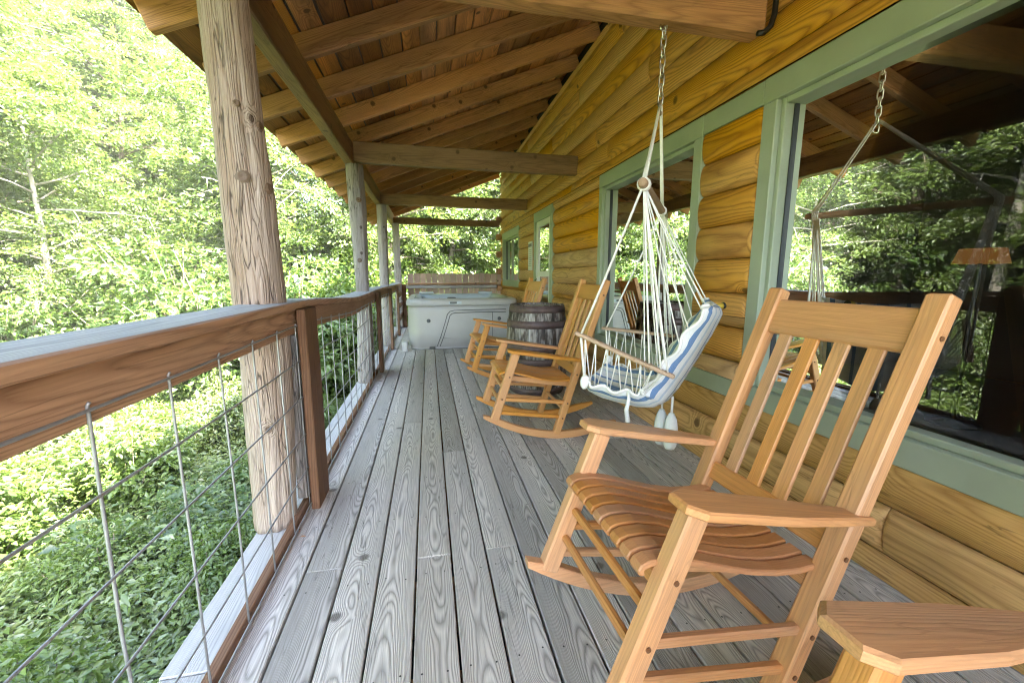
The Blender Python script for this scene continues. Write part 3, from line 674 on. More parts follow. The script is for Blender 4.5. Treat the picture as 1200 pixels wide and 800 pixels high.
# ================================================================== HOT TUB
tub = empty('hot_tub', (.525, 7.4, 0)); tag(tub, 'pale grey hot tub with moulded side panels at the end of the porch', 'hot tub')
def rrect(x0, x1, y0, y1, r, n=7):
    P = []
    for (cx_, cy_, a0) in ((x1-r, y0+r, -math.pi/2), (x1-r, y1-r, 0), (x0+r, y1-r, math.pi/2), (x0+r, y0+r, math.pi)):
        for i in range(n): a = a0+math.pi/2*i/(n-1); P.append((cx_+r*math.cos(a), cy_+r*math.sin(a)))
    return P
TX0, TX1, TY0, TY1 = -.335, 1.385, 6.47, 8.36
def loft(name, rings, mat, cap0=False, cap1=False):
    V, F = [], []; k = None
    for z, ins, rad in rings:
        P = rrect(TX0+ins, TX1-ins, TY0+ins, TY1-ins, max(.02, rad-ins*0.6)); k = len(P); V += [(px, py, z(px, py) if callable(z) else z) for px, py in P]
    for i in range(len(rings)-1):
        for j in range(k): F.append((i*k+j, i*k+(j+1) % k, (i+1)*k+(j+1) % k, (i+1)*k+j))
    if cap1: F.append(tuple((len(rings)-1)*k+j for j in range(k)))
    return link(name, mesh(name, V, F, True), mat, tub, rel(tub, Matrix.Identity(4)))
loft('side_panel', [(.012, .025, .2), (.055, .018, .2), (.06, .0, .2), (.3, -.004, .2), (.60, .0, .2), (.665, .004, .2), (.676, .016, .2)], M['tub'])
loft('base_tray', [(.0, .03, .2), (.014, .03, .2), (.015, .2, .2)], M['tub_dark'])
loft('rim', [(.676, .012, .2), (.682, -.016, .2), (.705, -.024, .2), (.75, -.022, .2), (.778, -.006, .2), (.79, .025, .2), (.794, .10, .2)], M['tub'])
loft('basin', [(.794, .101, .2), (lambda px, py: .785-.018*math.sin(px*7)*math.cos(py*5), .17, .22), (.74, .215, .24), (.66, .24, .26), (.52, .26, .3), (.5, .44, .3), (.28, .48, .3), (.26, .80, .3)], M['tub_in'], cap1=True)
T = NT('tub_water'); b_ = T.bsdf((0.75, 0.9, 0.95), 0.03, spec=0.5); b_.inputs['Transmission Weight'].default_value = 0.9; b_.inputs['IOR'].default_value = 1.33
tcn = T.n('TexCoord'); T.put(b_.inputs['Normal'], T.bump(T.noise(tcn.outputs['Object'], 5, 3), .2, .02))
P = rrect(TX0+.235, TX1-.235, TY0+.235, TY1-.235, .1); link('water', mesh('water', [(a, b, .655) for a, b in P], [tuple(range(len(P)))], False), T.m, tub, rel(tub, Matrix.Identity(4)))
fy = TY0-.004
def on_front(pts, name, r=.006, mat='tub_dark'): return tube(name, [(a, fy, b) for a, b in pts], r, M[mat], tub, 6)
on_front([(.10, .05), (.16, .20), (.225, .40), (.27, .55), (.31, .595), (.38, .61), (.7, .615), (1.2, .615)], 'panel_groove', .006)
on_front([(.145, .05), (.205, .20), (.27, .40), (.31, .53), (.345, .562), (.40, .572), (.7, .576), (1.2, .576)], 'panel_groove', .006)
on_front([(.98, .05), (.98, .57)], 'panel_groove', .004)
for z in (.18, .30, .42): on_front([(.24+(.42-z)*-.3, z), (.95, z)], 'panel_line', .0022, 'tub')
for x_, z_ in ((-.02, .455), (1.09, .47)):
    m_, _ = frame((x_, fy, z_), (x_, fy-.02, z_)); ob = link('vent_cap', mesh('vent_cap', *tube_data([(-.008, 0, 0), (.006, 0, 0), (.010, 0, 0)], [.030, .028, .018], 18), True), M['tub_dark'], tub, rel(tub, m_))
box('filter_recess', (.29, TY0-.026, .70), (.50, TY0+.01, .755), M['tub_in'], tub, bev=.01); box('filter_slot', (.31, TY0-.03, .715), (.42, TY0-.024, .745), M['tub_dark'], tub, bev=.004)
box('drain_notch', (-.02, TY0-.012, .012), (.07, TY0+.01, .045), M['tub_dark'], tub, bev=.004)
lathe('jet_cap', [(.001, .02), (.06, .018), (.075, .0)], M['tub_dark'], tub, (.35, 6.62, .79), 20); lathe('jet_cap', [(.001, .02), (.03, .018), (.035, .0)], M['tub_in'], tub, (.13, 6.62, .79), 16)
for x_ in (-.05, 1.1):
    box('head_pillow', (x_-.14, 8.16, .80), (x_+.14, 8.26, .835), M['tub_in'], tub, bev=.015)

# ================================================================== BARREL
BC = (1.045, 3.95, 0)
brl = empty('barrel', BC); tag(brl, 'weathered oak barrel with dark iron hoops standing as side table', 'barrel')
def br(z): return 0.262+0.045*(1-((z-.435)/.435)**2)
NS = 24
for i in range(NS):
    a0, a1 = 2*math.pi*i/NS+.006, 2*math.pi*(i+1)/NS-.006; V, F = [], []; off = random.uniform(-.0015, .0015); zt = .87+random.uniform(-.004, .002)
    zs = np.linspace(.004, zt, 9)
    for z in zs:
        for (a, q) in ((a0, 0), ((a0+a1)/2, 0), (a1, 0), (a1, -.024), (a0, -.024)):
            r = br(z)+off+q; V.append((r*math.cos(a), r*math.sin(a), z))
    for k in range(8):
        for j in range(5): F.append((k*5+j, k*5+(j+1) % 5, (k+1)*5+(j+1) % 5, (k+1)*5+j))
    F += [(4, 3, 2, 1, 0), (40, 41, 42, 43, 44)]
    link('stave', mesh('stave', V, F), M['barrel'], brl)
for z0, z1 in ((.80, .866), (.655, .725), (.43, .50), (.30, .365), (.14, .20), (.006, .07)):
    lathe('hoop', [(br(z0)+.001, z0), (br(z0)+.005, z0), (br((z0+z1)/2)+.0055, (z0+z1)/2), (br(z1)+.005, z1), (br(z1)+.001, z1)], M['hoop'], brl, BC, 48)
lathe('head', [(.001, .85), (.2, .851), (.245, .85), (.245, .83)], M['deck_outer'], brl, BC, 32)

# ================================================================== ROCKING CHAIRS
def rocking_chair(mat, seatmat, label, group):
    """chair leaning back on curved runners; local X forward, Y to its left"""
    c = empty('rocking_chair'); tag(c, label, 'rocking chair', group)
    hw = .228; UC, RR = -.49, .905
    def arc(u): return (u-UC)**2/(2*RR)
    P = lambda u, w, z: Vector((u, w, z))
    post = lambda z: -.381+(z-.05)*(-.782+.381)/1.05
    for s in (-1, 1):
        w = s*hw
        # runner
        V, F = [], []; us = np.linspace(.135, -.83, 22)
        for u in us:
            h = .052*min(1.0, .45+(.135-u)*6, .4+(u+.83)*5); z = arc(u)
            for dw, dz in ((-.019, .002), (-.015, 0), (.015, 0), (.019, .002), (.019, h-.004), (.015, h), (-.015, h), (-.019, h-.004)): V.append((u+.3, w+dw-w, z+dz))
        for i in range(21):
            for j in range(8): F.append((i*8+j, i*8+(j+1) % 8, (i+1)*8+(j+1) % 8, (i+1)*8+j))
        F += [tuple(range(7, -1, -1)), tuple(range(21*8, 22*8))]
        link('runner', mesh('runner', V, F), mat, c, Matrix.Translation((-.3, w, 0)))
        leg = bar('front_leg', P(.062, w, .188), P(-.116, w, .648), .046, .060, mat, c, up=(1, 0, 0), bev=.006, w1=.046, t1=.056)
        bp = bar('back_post', P(-.375, w, .038), P(-.782, w, 1.10), .056, .046, mat, c, up=(1, 0, 0), bev=.006)
        for par, u, z, t in ((leg, .00, .34, .031), (leg, -.06, .49, .03), (bp, post(.26), .26, .026), (bp, post(.46), .46, .026), (bp, post(1.0), 1.0, .026), (bp, post(.155), .155, .026)):
            k = 0.0305 if par is bp else .0255
            d = Vector((0, s, 0)); m_, _ = frame(P(u, w+s*(k-.002), z), P(u, w+s*(k+.0012), z))
            pm = par.matrix_basis.inverted()
            link('peg', mesh('peg', *tube_data([(-.002, 0, 0), (.0012, 0, 0)], .0065, 10), False), M['peg'], par, pm @ m_)
        # arm: tapered board, clipped front corners, narrowing to the post
        a = Vector((-.058, 0, .672)); b = Vector((-.605, 0, .552)); m_, L = frame(a+Vector((0, w+s*.012, 0)), b+Vector((0, w+s*.012, 0)))
        out = [(-L/2, -.028), (-L/2+.035, -.055), (-L/2+.28, -.052), (L/2-.10, -.036), (L/2, -.026), (L/2, .020), (L/2-.12, .030), (L/2-.30, .047), (-L/2+.035, .052), (-L/2, .030)]
        V, F = [], []; n_ = len(out); side = s
        for (ins, z) in ((.004, -.011), (0, -.007), (0, .007), (.005, .0115)):
            for (px, py) in out:
                l_ = math.hypot(px*0.2, py) or 1; V.append((px-ins*(1 if px > 0 else -1), (py*-side*-1)-ins*(1 if py*side > 0 else -1), z))
        for i in range(3):
            for j in range(n_): F.append((i*n_+j, i*n_+(j+1) % n_, (i+1)*n_+(j+1) % n_, (i+1)*n_+j))
        F += [tuple(range(n_-1, -1, -1)), tuple(range(3*n_, 4*n_))]
        link('armrest', mesh('armrest', V, F), mat, c, m_)
        bar('side_stretcher', P(.0, w, .335), P(post(.262), w, .262), .024, .026, mat, c, bev=.005)
        bar('side_stretcher', P(.035, w, .245), P(post(.158), w, .158), .024, .026, mat, c, bev=.005)
        bar('seat_rail', P(-.05, w*.62, .462), P(post(.38)+.01, w*.62, .372), .022, .04, mat, c, bev=.004)
        # bracket under the arm
        pass
    bar('front_stretcher', P(-.022, -hw, .395), P(-.022, hw, .395), .022, .024, mat, c, bev=.006)
    bar('front_stretcher', P(.010, -hw, .305), P(.010, hw, .305), .022, .024, mat, c, bev=.006)
    bar('back_stretcher', P(post(.21), -hw, .21), P(post(.21), hw, .21), .022, .024, mat, c, bev=.006)
    bar('front_apron', P(-.045, -hw, .472), P(-.045, hw, .472), .024, .055, mat, c, up=(.15, 0, 1), bev=.004)
    bar('rear_apron', P(post(.37), -hw, .37), P(post(.37), hw, .37), .024, .05, mat, c, bev=.004)
    tilt_up = (.38, 0, 1)
    up_ = Vector((-(.782-.381), 0, 1.05)).normalized()
    bar('crest_rail', P(post(1.01), -hw+.02, 1.01), P(post(1.01), hw-.02, 1.01), .026, .118, mat, c, up=up_, bev=.006)
    bar('lower_back_rail', P(post(.475), -hw+.02, .475), P(post(.475), hw-.02, .475), .024, .062, mat, c, up=up_, bev=.005)
    for k in range(4):
        w = -.1365+.091*k
        bar('back_slat', P(post(.50), w, .50), P(post(.957), w, .957), .045, .013, mat, c, up=Vector((1, 0, .38)), bev=.003)
    prof = [(.008, .494), (.010, .505), (.002, .517), (-.02, .524), (-.07, .522), (-.14, .503), (-.22, .474), (-.30, .447), (-.38, .428), (-.45, .421), (-.512, .424)]
    N = 9; wd = .0415
    for k in range(N):
        w = (k-4)*.0487; V, F = [], []; t = .013
        wd_k = wd
        for i, (u, z) in enumerate(prof):
            p0 = Vector(prof[max(0, i-1)]); p1 = Vector(prof[min(len(prof)-1, i+1)]); d = (p1-p0).normalized(); nn = Vector((d.y, -d.x)) if True else None
            if nn.y < 0: nn = -nn
            if i < 2: nn = Vector((-1, 0.15)).normalized()*-1 if False else Vector((1.0, .2)).normalized()
            lo = Vector((u, z))-nn*t
            for dw, q in ((-wd/2+.004, 1), (wd/2-.004, 1), (wd/2, .75), (wd/2, .0), (-wd/2, .0), (-wd/2, .75)):
                pq = lo+(Vector((u, z))-lo)*q; V.append((pq.x+.25, dw, pq.y-.46))
        L_ = len(prof)
        for i in range(L_-1):
            for j in range(6): F.append((i*6+j, i*6+(j+1) % 6, (i+1)*6+(j+1) % 6, (i+1)*6+j))
        F += [tuple(range(5, -1, -1)), tuple(range((L_-1)*6, L_*6))]
        link('seat_slat', mesh('seat_slat', V, F), seatmat, c, Matrix.Translation((-.25, w, .46)))
    return c
def place(c, x, y, rot, t=0.0):
    UC, RR = -.49, .905
    c.matrix_basis = Matrix.Translation((x, y, 0)) @ Matrix.Rotation(rot, 4, 'Z') @ Matrix.Translation((UC, 0, RR)) @ Matrix.Rotation(-t, 4, 'Y') @ Matrix.Translation((-UC, 0, -RR))
GR = 'wooden rocking chairs on the porch'
ch1 = rocking_chair(M['chair'], M['chair_seat'], 'slatted tan rocking chair in front of the large picture window, seen whole', GR)
ch4 = copy_tree(ch1); ch4['label'] = 'rocking chair at the near end of the porch, only its pale arm and leg showing'
place(ch1, .432, .96, 3.197); place(ch4, .475, .145, 3.18)
ch2 = rocking_chair(M['chair_far'], M['chair_far'], 'amber rocking chair between the barrel and the hanging rope chair', GR)
ch3 = copy_tree(ch2); ch3['label'] = 'amber rocking chair half hidden behind the barrel near the hot tub'
place(ch2, .437, 2.917, 3.134, -.054); place(ch3, .443, 4.489, 3.225, -.06)

# ================================================================== HANGING ROPE CHAIR
sw = empty('hanging_chair', (1.044, 1.828, 0.5)); tag(sw, 'white rope hammock chair with blue striped cushion hung on a chain from the beam', 'hanging chair')
Mx, nL, Fv = Vector((1.044, 1.828, 0)), Vector((.594, .804, 0)), Vector((-.804, .594, 0))
S = lambda u, l, z: Mx+Fv*u+nL*l+Vector((0, 0, z))
A_, B_ = Vector((.823, 1.528, 1.498)), Vector((1.266, 2.128, 1.493))
ax = (B_-A_).normalized()
tube('spreader_bar', [A_-ax*.03, A_-ax*.026, A_, (A_+B_)/2, B_, B_+ax*.026, B_+ax*.03], [.012, .017, .0185, .0185, .0185, .017, .012], M['swing_wood'], sw, 14)
apex = Vector((1.113, 1.935, 1.93)); hang = Vector((1.113, 1.945, 2.312))
# chain: eye hook then links turning a quarter each
tube('eye_hook', [hang+Vector((0, 0, .03)), hang+Vector((0, 0, .004))]+[hang+Vector((.017*math.sin(a), 0, -.018+.019*math.cos(a))) for a in np.linspace(0.2, 5.9, 14)], .0042, M['steel'], sw, 8)
nl = 9; z_top = hang.z-.024
for i in range(nl):
    c_ = Vector((1.113, 1.94, z_top-.022-.0415*i)); q = (i % 2)*math.pi/2+.5; D = Vector((math.cos(q), math.sin(q), 0)); pts = []
    for a in np.linspace(0, 2*math.pi, 17)[:-1]:
        pts.append(c_+D*(.0125*math.cos(a))+Vector((0, 0, (.0155 if math.sin(a) > 0 else -.0155)+.0125*math.sin(a))))
    tube('chain_link', pts, .0038, M['steel'], sw, 7, closed=True)
RM = M['rope']
for (E_, sgn) in ((A_, -1), (B_, 1)):
    for k in range(5):
        o = nL*((k-2)*.006)+Fv*((k % 3-1)*.006)
        tube('rope', sag(apex+Vector((0, 0, .04))+o*.5, E_+ax*(-sgn*(.012-.006*k*-1*0))+o+Vector((0, 0, .016)), .006*(k % 3), 5), .0036, RM, sw, 6)
    # binding round the bar end
    for k in range(4):
        cc = E_-ax*sgn*(.006+.0085*k); pts = []
        V1 = Vector((0, 0, 1)); V2 = ax.cross(V1)
        tube('binding', [cc+(V1*math.cos(a)+V2*math.sin(a))*.0225 for a in np.linspace(0, 2*math.pi, 13)[:-1]], .0042, RM, sw, 6, closed=True)
armA = (S(.25, -.345, .895), S(-.14, -.335, .745)); armB = (S(.285, .33, .84), S(-.095, .33, .818))
def arm_board(a, b):
    o = bar('arm_bar', a+(a-b).normalized()*.015, b+(b-a).normalized()*.015, .034, .016, M['swing_wood'], sw, bev=.005, n=4, jit=.001); return o
arm_board(*armA); arm_board(*armB)
# padded seat and back in one striped cushion
prof = [(.285, .612), (.25, .578), (.18, .553), (.10, .536), (.02, .526), (-.05, .533), (-.10, .565), (-.14, .63), (-.18, .71), (-.222, .80), (-.262, .89), (-.30, .985), (-.31, 1.005)]
from itertools import product
def prof_at(s_):
    f = s_*(len(prof)-1); i = min(int(f), len(prof)-2); p = Vector(prof[i]).lerp(Vector(prof[i+1]), f-i)
    def pt(g):
        g = max(0, min(len(prof)-1, g)); k = min(int(g), len(prof)-2); return Vector(prof[k]).lerp(Vector(prof[k+1]), g-k)
    d = (pt(f+.7)-pt(f-.7)).normalized(); return p, Vector((d.y, -d.x))
def lift_at(s_, e): return .085*e**2.0*(.75+.5*math.sin(math.pi*min(1, s_*1.1)))
def cushion():
    V, F = [], []; nl_ = 24; n = 37
    for sfc in (0, 1):
        for i in range(n):
            s_ = i/(n-1); p, nn = prof_at(s_)
            for j in range(nl_+1):
                l = -.24+.48*j/nl_; e = abs(l)/.24
                th_ = .022*(1-e**6)*(1-abs(2*s_-1)**10)+.004; puff = .006*mnoise.noise(Vector((i*.35, l*14, 3)))+.003*math.sin(l*64)
                base = p+nn*(lift_at(s_, e)+.012*math.sin(s_*48)*e**8)
                q = base+nn*((th_+puff) if sfc else -(th_*.9)+puff*.5)
                V.append((q.x, l, q.y))
    w = nl_+1; o = n*w
    for i in range(n-1):
        for j in range(nl_):
            a = i*w+j; F.append((a, a+1, a+w+1, a+w)); F.append((o+a, o+a+w, o+a+w+1, o+a+1))
    for i in range(n-1):
        for j, fl in ((0, 0), (nl_, 1)): a = i*w+j; F.append((a, a+w, o+a+w, o+a) if not fl else (a, o+a, o+a+w, a+w))
    for j in range(nl_):
        for i, fl in ((0, 1), (n-1, 0)): a = i*w+j; F.append((a, a+1, o+a+1, o+a) if not fl else (a, o+a, o+a+1, a+1))
    mw = Matrix((Fv, nL, Vector((0, 0, 1)))).transposed().to_4x4(); mw.translation = Mx
    return link('cushion', mesh('cushion', V, F, True), M['fabric'], sw, rel(sw, mw))
cushion()
def edge(s_, sgn, dl=.0):
    """point on the cushion edge; s_ 0 front .. 1 top of the back"""
    p, nn = prof_at(s_); q = p+nn*(lift_at(s_, 1.0)+.012*math.sin(s_*48)); return S(q.x, sgn*(.242+dl), q.y)
for sgn in (-1, 1):
    pts = [edge(s_, sgn, .004+.007*math.sin(s_*60)) for s_ in np.linspace(0, 1, 60)]
    tube('edge_cord', pts, .0075, RM, sw, 6)
    (a, b) = armA if sgn < 0 else armB; E_ = A_ if sgn < 0 else B_
    # main front ropes, doubled
    for k in (-1, 1): tube('rope', sag(E_+nL*(.004*k)-ax*sgn*.01, a+(b-a)*.03+nL*(.006*k), .006, 5), .0042, RM, sw, 6)
    # ropes falling from the bar end to the arm, the seat and the back
    for k, f in enumerate((.78, .90, .97)): tube('rope', sag(E_-ax*sgn*.02, a.lerp(b, f), .004, 5), .004, RM, sw, 6)
    for k, s_ in enumerate(np.linspace(.56, .98, 7)):
        tube('rope', sag(E_-ax*sgn*(.012+.004*k), edge(s_, sgn), .004+.012*random.random(), 6), .0032, RM, sw, 5)
    # netting between arm and seat edge
    for k in range(8):
        f = .08+.86*k/7; p = a.lerp(b, f)
        for q in (-.030, .026):
            s_ = min(.52, max(.0, .02+.50*k/7+q)); tube('net_rope', sag(p, edge(s_, sgn), .004, 4), .0028, RM, sw, 5)
    # front corner rope and knot, with loose tail
    tube('rope', sag(a+(b-a)*.03, edge(.0, sgn, .01), .0, 4), .0055, RM, sw, 6)
    k0 = edge(.0, sgn, .012); tube('knot', [k0+Vector((0, 0, .034)), k0+Vector((.004, 0, .02)), k0, k0+Vector((0, .003, -.02)), k0+Vector((0, 0, -.034))], [.009, .019, .022, .018, .008], RM, sw, 10)
    t0 = edge(.30, sgn, -.01); tube('tassel', [t0, t0+Vector((.004, 0, -.05)), t0+Vector((-.004, .004, -.10)), t0+Vector((.004, 0, -.155))], [.006, .008, .010, .012], RM, sw, 8)
# string wound round the near arm
for k in range(5):
    c_ = armA[0].lerp(armA[1], .62+.045*k); d = (armA[1]-armA[0]).normalized(); U = Vector((0, 0, 1)); W = d.cross(U)
    tube('twine', [c_+W*(.021*math.cos(a))+U*(.013*math.sin(a))+d*(.008*math.sin(a+k)) for a in np.linspace(0, 2*math.pi, 11)[:-1]], .0018, M['swing_wood'], sw, 5, closed=True)
# rolled striped ties hanging below the seat
for (u, l, z1, z0) in ((-.135, -.03, .545, .30), (-.085, .03, .54, .315)):
    c0 = S(u, l, z1); tube('hanging_tie_cord', [c0+Vector((0, 0, .03)), c0+Vector((0, 0, -.06))], .006, RM, sw, 6)
    V, F = tube_data([(u_, .145, 0) for u_ in (0, .03, .07, .12, .165, .18)], [.012, .026, .032, .034, .03, .022], 14)
    mw = Matrix(((0, 0, 1), (0, 1, 0), (-1, 0, 0))).to_4x4(); mw.translation = c0+Vector((0, -.145, -.055)); link('hanging_tie', mesh('tie', V, F, True), M['fabric'], sw, rel(sw, mw))
kk = S(-.31, .10, 1.0)
tube('back_bolt', [kk+Vector((.0, .02, .0)), kk+Vector((.03, .02, .004))], .014, M['yellow'], sw, 12); tube('back_bolt', [kk+Vector((.031, .02, .004)), kk+Vector((.04, .02, .006))], .016, M['black'], sw, 12)

# dry leaf on the deck
lf = mesh('fallen_leaf', [(0, 0, .003), (.014, .006, .008), (.03, 0, .004), (.014, -.007, .009)], [(0, 1, 2), (0, 2, 3)])
o = link('fallen_leaf', lf, M['rail']); o.location = (-.60, 1.82, 0.0); tag(o, 'small dry brown leaf on the deck beside the rail post', 'leaf')

# ================================================================== FOLIAGE
def leaf_mesh(name, base, axis, nrm, length, width, fold=0.25, fine=False):
    """many folded leaves; base (n,3), axis unit direction, nrm approx normal"""
    n = len(base); side = np.cross(nrm, axis); side /= np.linalg.norm(side, axis=1, keepdims=True)+1e-9; up = np.cross(axis, side)
    L = length[:, None]; W = width[:, None]
    if fine:
        p0 = base; p1 = base+axis*L*.38+side*W*.5+up*W*fold; p2 = base+axis*L*.42; p3 = base+axis*L*.38-side*W*.5+up*W*fold; p4 = base+axis*L-up*L*.14
        V = np.stack([p0, p1, p2, p3, p4], 1).reshape(-1, 3); k = np.arange(n)[:, None]*5
        F = np.concatenate([np.concatenate([k+0, k+1, k+2], 1), np.concatenate([k+1, k+4, k+2], 1), np.concatenate([k+0, k+2, k+3], 1), np.concatenate([k+2, k+4, k+3], 1)], 1).reshape(-1, 3); per = 4
    else:
        p0 = base; p1 = base+axis*L*.5+side*W*.5+up*W*fold; p2 = base+axis*L-up*L*.1; p3 = base+axis*L*.5-side*W*.5+up*W*fold
        V = np.stack([p0, p1, p2, p3], 1).reshape(-1, 3); k = np.arange(n)[:, None]*4
        F = np.concatenate([np.concatenate([k+0, k+1, k+2], 1), np.concatenate([k+0, k+2, k+3], 1)], 1).reshape(-1, 3); per = 2
    me = bpy.data.meshes.new(name); me.vertices.add(len(V)); me.vertices.foreach_set('co', V.astype(np.float32).ravel())
    me.loops.add(F.size); me.loops.foreach_set('vertex_index', F.astype(np.int32).ravel())
    me.polygons.add(len(F)); me.polygons.foreach_set('loop_start', np.arange(0, F.size, 3, dtype=np.int32)); me.polygons.foreach_set('loop_total', np.full(len(F), 3, dtype=np.int32))
    at = me.attributes.new('leafv', 'FLOAT', 'FACE'); at.data.foreach_set('value', np.repeat(rng.random(n), per).astype(np.float32))
    me.update(); me.validate(); return me
def unit(v): return v/(np.linalg.norm(v, axis=1, keepdims=True)+1e-9)
def sprays(centres, outward, per, rad, size, droop=0.3):
    """flat-ish sprays of leaves round each centre, tilted outwards and down"""
    n = len(centres); c = np.repeat(centres, per, 0); o = np.repeat(outward, per, 0); N = n*per
    up = np.tile([0, 0, 1.0], (N, 1)); tilt = np.repeat(rng.uniform(.15, .55, (n, 1)), per, 0)
    nr = unit(up+o*tilt+np.repeat(rng.normal(0, .18, (n, 3)), per, 0)); a = rng.uniform(0, 2*np.pi, N); r = rad*np.sqrt(rng.random(N))*np.repeat(rng.uniform(.6, 1.3, n), per)
    t1 = unit(np.cross(nr, np.tile([.3, .8, .1], (N, 1)))); t2 = np.cross(nr, t1)
    d = t1*np.cos(a)[:, None]+t2*np.sin(a)[:, None]
    base = c+d*r[:, None]+nr*rng.normal(0, rad*.16, N)[:, None]; base[:, 2] -= droop*r*r/rad
    ax_ = unit(d*.8+o*.5+rng.normal(0, .45, (N, 3))+np.array([0, 0, -.25])); nl = unit(nr+rng.normal(0, .42, (N, 3)))
    nl = unit(nl-ax_*(nl*ax_).sum(1, keepdims=True))
    return base, ax_, nl, size*rng.uniform(.65, 1.3, N)
def make_tree(h, cw, cb, nspr, per, size, seed, leaf, bark, thin=1.0):
    """tapered trunk with limbs; crown of leaf sprays at the limb ends; returns meshes"""
    rs = np.random.default_rng(seed); Vt, Ft = [], []
    def add(pts, rr, k=7):
        v, f = tube_data(pts, rr, k); o = len(Vt); Vt.extend(v); Ft.extend([tuple(i+o for i in q) for q in f])
    lean = rs.normal(0, .035, 2); tr = [Vector((lean[0]*z+.12*math.sin(z*.7+seed), lean[1]*z+.12*math.cos(z*.6+seed), z)) for z in np.linspace(-.4, h*.96, 12)]
    r0 = .018*h*thin; add(tr, list(np.linspace(r0, r0*.12, 12)), 8)
    cen, outw = [], []
    nlimb = int(26+h)
    for i in range(nlimb):
        f = cb+(1-cb)*((i+.5)/nlimb)**.9; z = h*f; p = tr[min(11, int(f*11.5))].copy(); p.z = z
        shape = math.sin(math.pi*min(1, max(0.03, (f-cb)/(1-cb)*.86+.12)))**.7
        L = cw*shape*rs.uniform(.65, 1.15); a = i*2.399+rs.normal(0, .35); el = rs.uniform(.05, .55)
        d = Vector((math.cos(a)*math.cos(el), math.sin(a)*math.cos(el), math.sin(el))); pts = [p]
        for q in range(1, 5): pts.append(pts[-1]+d*(L/4)+Vector((rs.normal(0, .08), rs.normal(0, .08), rs.normal(0, .05)-.03*q)))
        add(pts, list(np.linspace(r0*.32*(1.1-f*.6), .008, 5)), 5)
        m_ = max(3, int(nspr/nlimb))
        for q in range(m_):
            s_ = rs.uniform(.3, 1.05); ii = min(3, int(s_*4)); b = pts[ii].lerp(pts[ii+1], min(1, s_*4-ii)); off = Vector(rs.normal(0, L*.16+.12, 3)); off.z *= .7
            cpt = b+off; cen.append(cpt); ow = Vector((cpt.x-p.x, cpt.y-p.y, .2)); outw.append(ow.normalized())
            if q % 3 == 0: add([b, b.lerp(cpt, .6)+Vector((0, 0, .05)), cpt], [.012, .008, .004], 4)
    bse = sprays(np.array(cen), np.array(outw), per, .42, size)
    lm = leaf_mesh('crown', bse[0], bse[1], bse[2], bse[3], bse[3]*.52)
    lm.materials.append(M[leaf]); tm = mesh('trunk', Vt, Ft, True); tm.materials.append(M[bark])
    return tm, lm
kinds = [make_tree(11.5, 2.9, .16, 480, 74, .118, 3, 'leaf_b', 'bark'), make_tree(13.5, 3.1, .20, 520, 72, .122, 5, 'leaf_a', 'bark'),
         make_tree(9.0, 2.7, .12, 450, 72, .115, 8, 'leaf_b', 'bark_pale', .8), make_tree(15.0, 3.3, .26, 540, 72, .128, 12, 'leaf_c', 'bark'), make_tree(12.0, 2.6, .22, 360, 66, .115, 15, 'leaf_b', 'bark_pale', .8)]
LBL = ['yellow green leafy tree on the wooded slope beyond the railing', 'mid green tall tree in the wood beyond the railing', 'low pale stemmed tree at the front edge of the wood beyond the railing',
       'tall deep green tree standing in the wood behind the fence and slope', 'slender tree with pale trunk and open crown beyond the railing']
def tree(k, x, y, s, rot):
    t = empty('forest_tree', (x, y, gz(x, y)-.1)); t.scale = (s, s, s*random.uniform(.94, 1.08)); t.rotation_euler.z = rot
    tag(t, LBL[k], 'tree', LBL[k].split(' beyond')[0].split(' behind')[0]+' group')
    link('trunk', kinds[k][0], None, t); link('crown', kinds[k][1], None, t)
spots = []
def scatter(n, x0, x1, y0, y1, ks, s0, s1, dmin):
    c = 0; tries = 0
    while c < n and tries < 4000:
        tries += 1; x, y = random.uniform(x0, x1), random.uniform(y0, y1)
        if all((x-a)**2+(y-b)**2 > dmin*dmin for a, b in spots):
            spots.append((x, y)); tree(random.choice(ks), x, y, random.uniform(s0, s1), random.uniform(0, 6.28)); c += 1
for k, x, y, s in ((4, -10.2, 7.6, .95), (2, -8.6, 11.0, .8), (2, -8.8, 4.4, .75), (0, -11.0, 13.5, .95), (2, -6.2, 15.5, .8), (0, .6, 15.6, .8), (2, 3.2, 15.2, .95), (2, -2.0, 16.0, .9), (0, 5.6, 16.5, .85)):
    spots.append((x, y)); tree(k, x, y, s, random.uniform(0, 6.28))
scatter(24, -15, -9.5, -4, 22, [0, 0, 2, 1, 2], .8, 1.1, 1.8)
scatter(26, -24, -14, -6, 34, [0, 1, 1, 3, 4], .9, 1.2, 2.8)
scatter(22, -40, -22, -4, 46, [1, 3, 0], 1.0, 1.35, 3.6)
scatter(14, -7, 9, 13.5, 21, [0, 1, 2, 2], .8, 1.1, 2.0)
scatter(12, -12, 16, 20, 36, [1, 3, 0], 1.0, 1.3, 3.4)

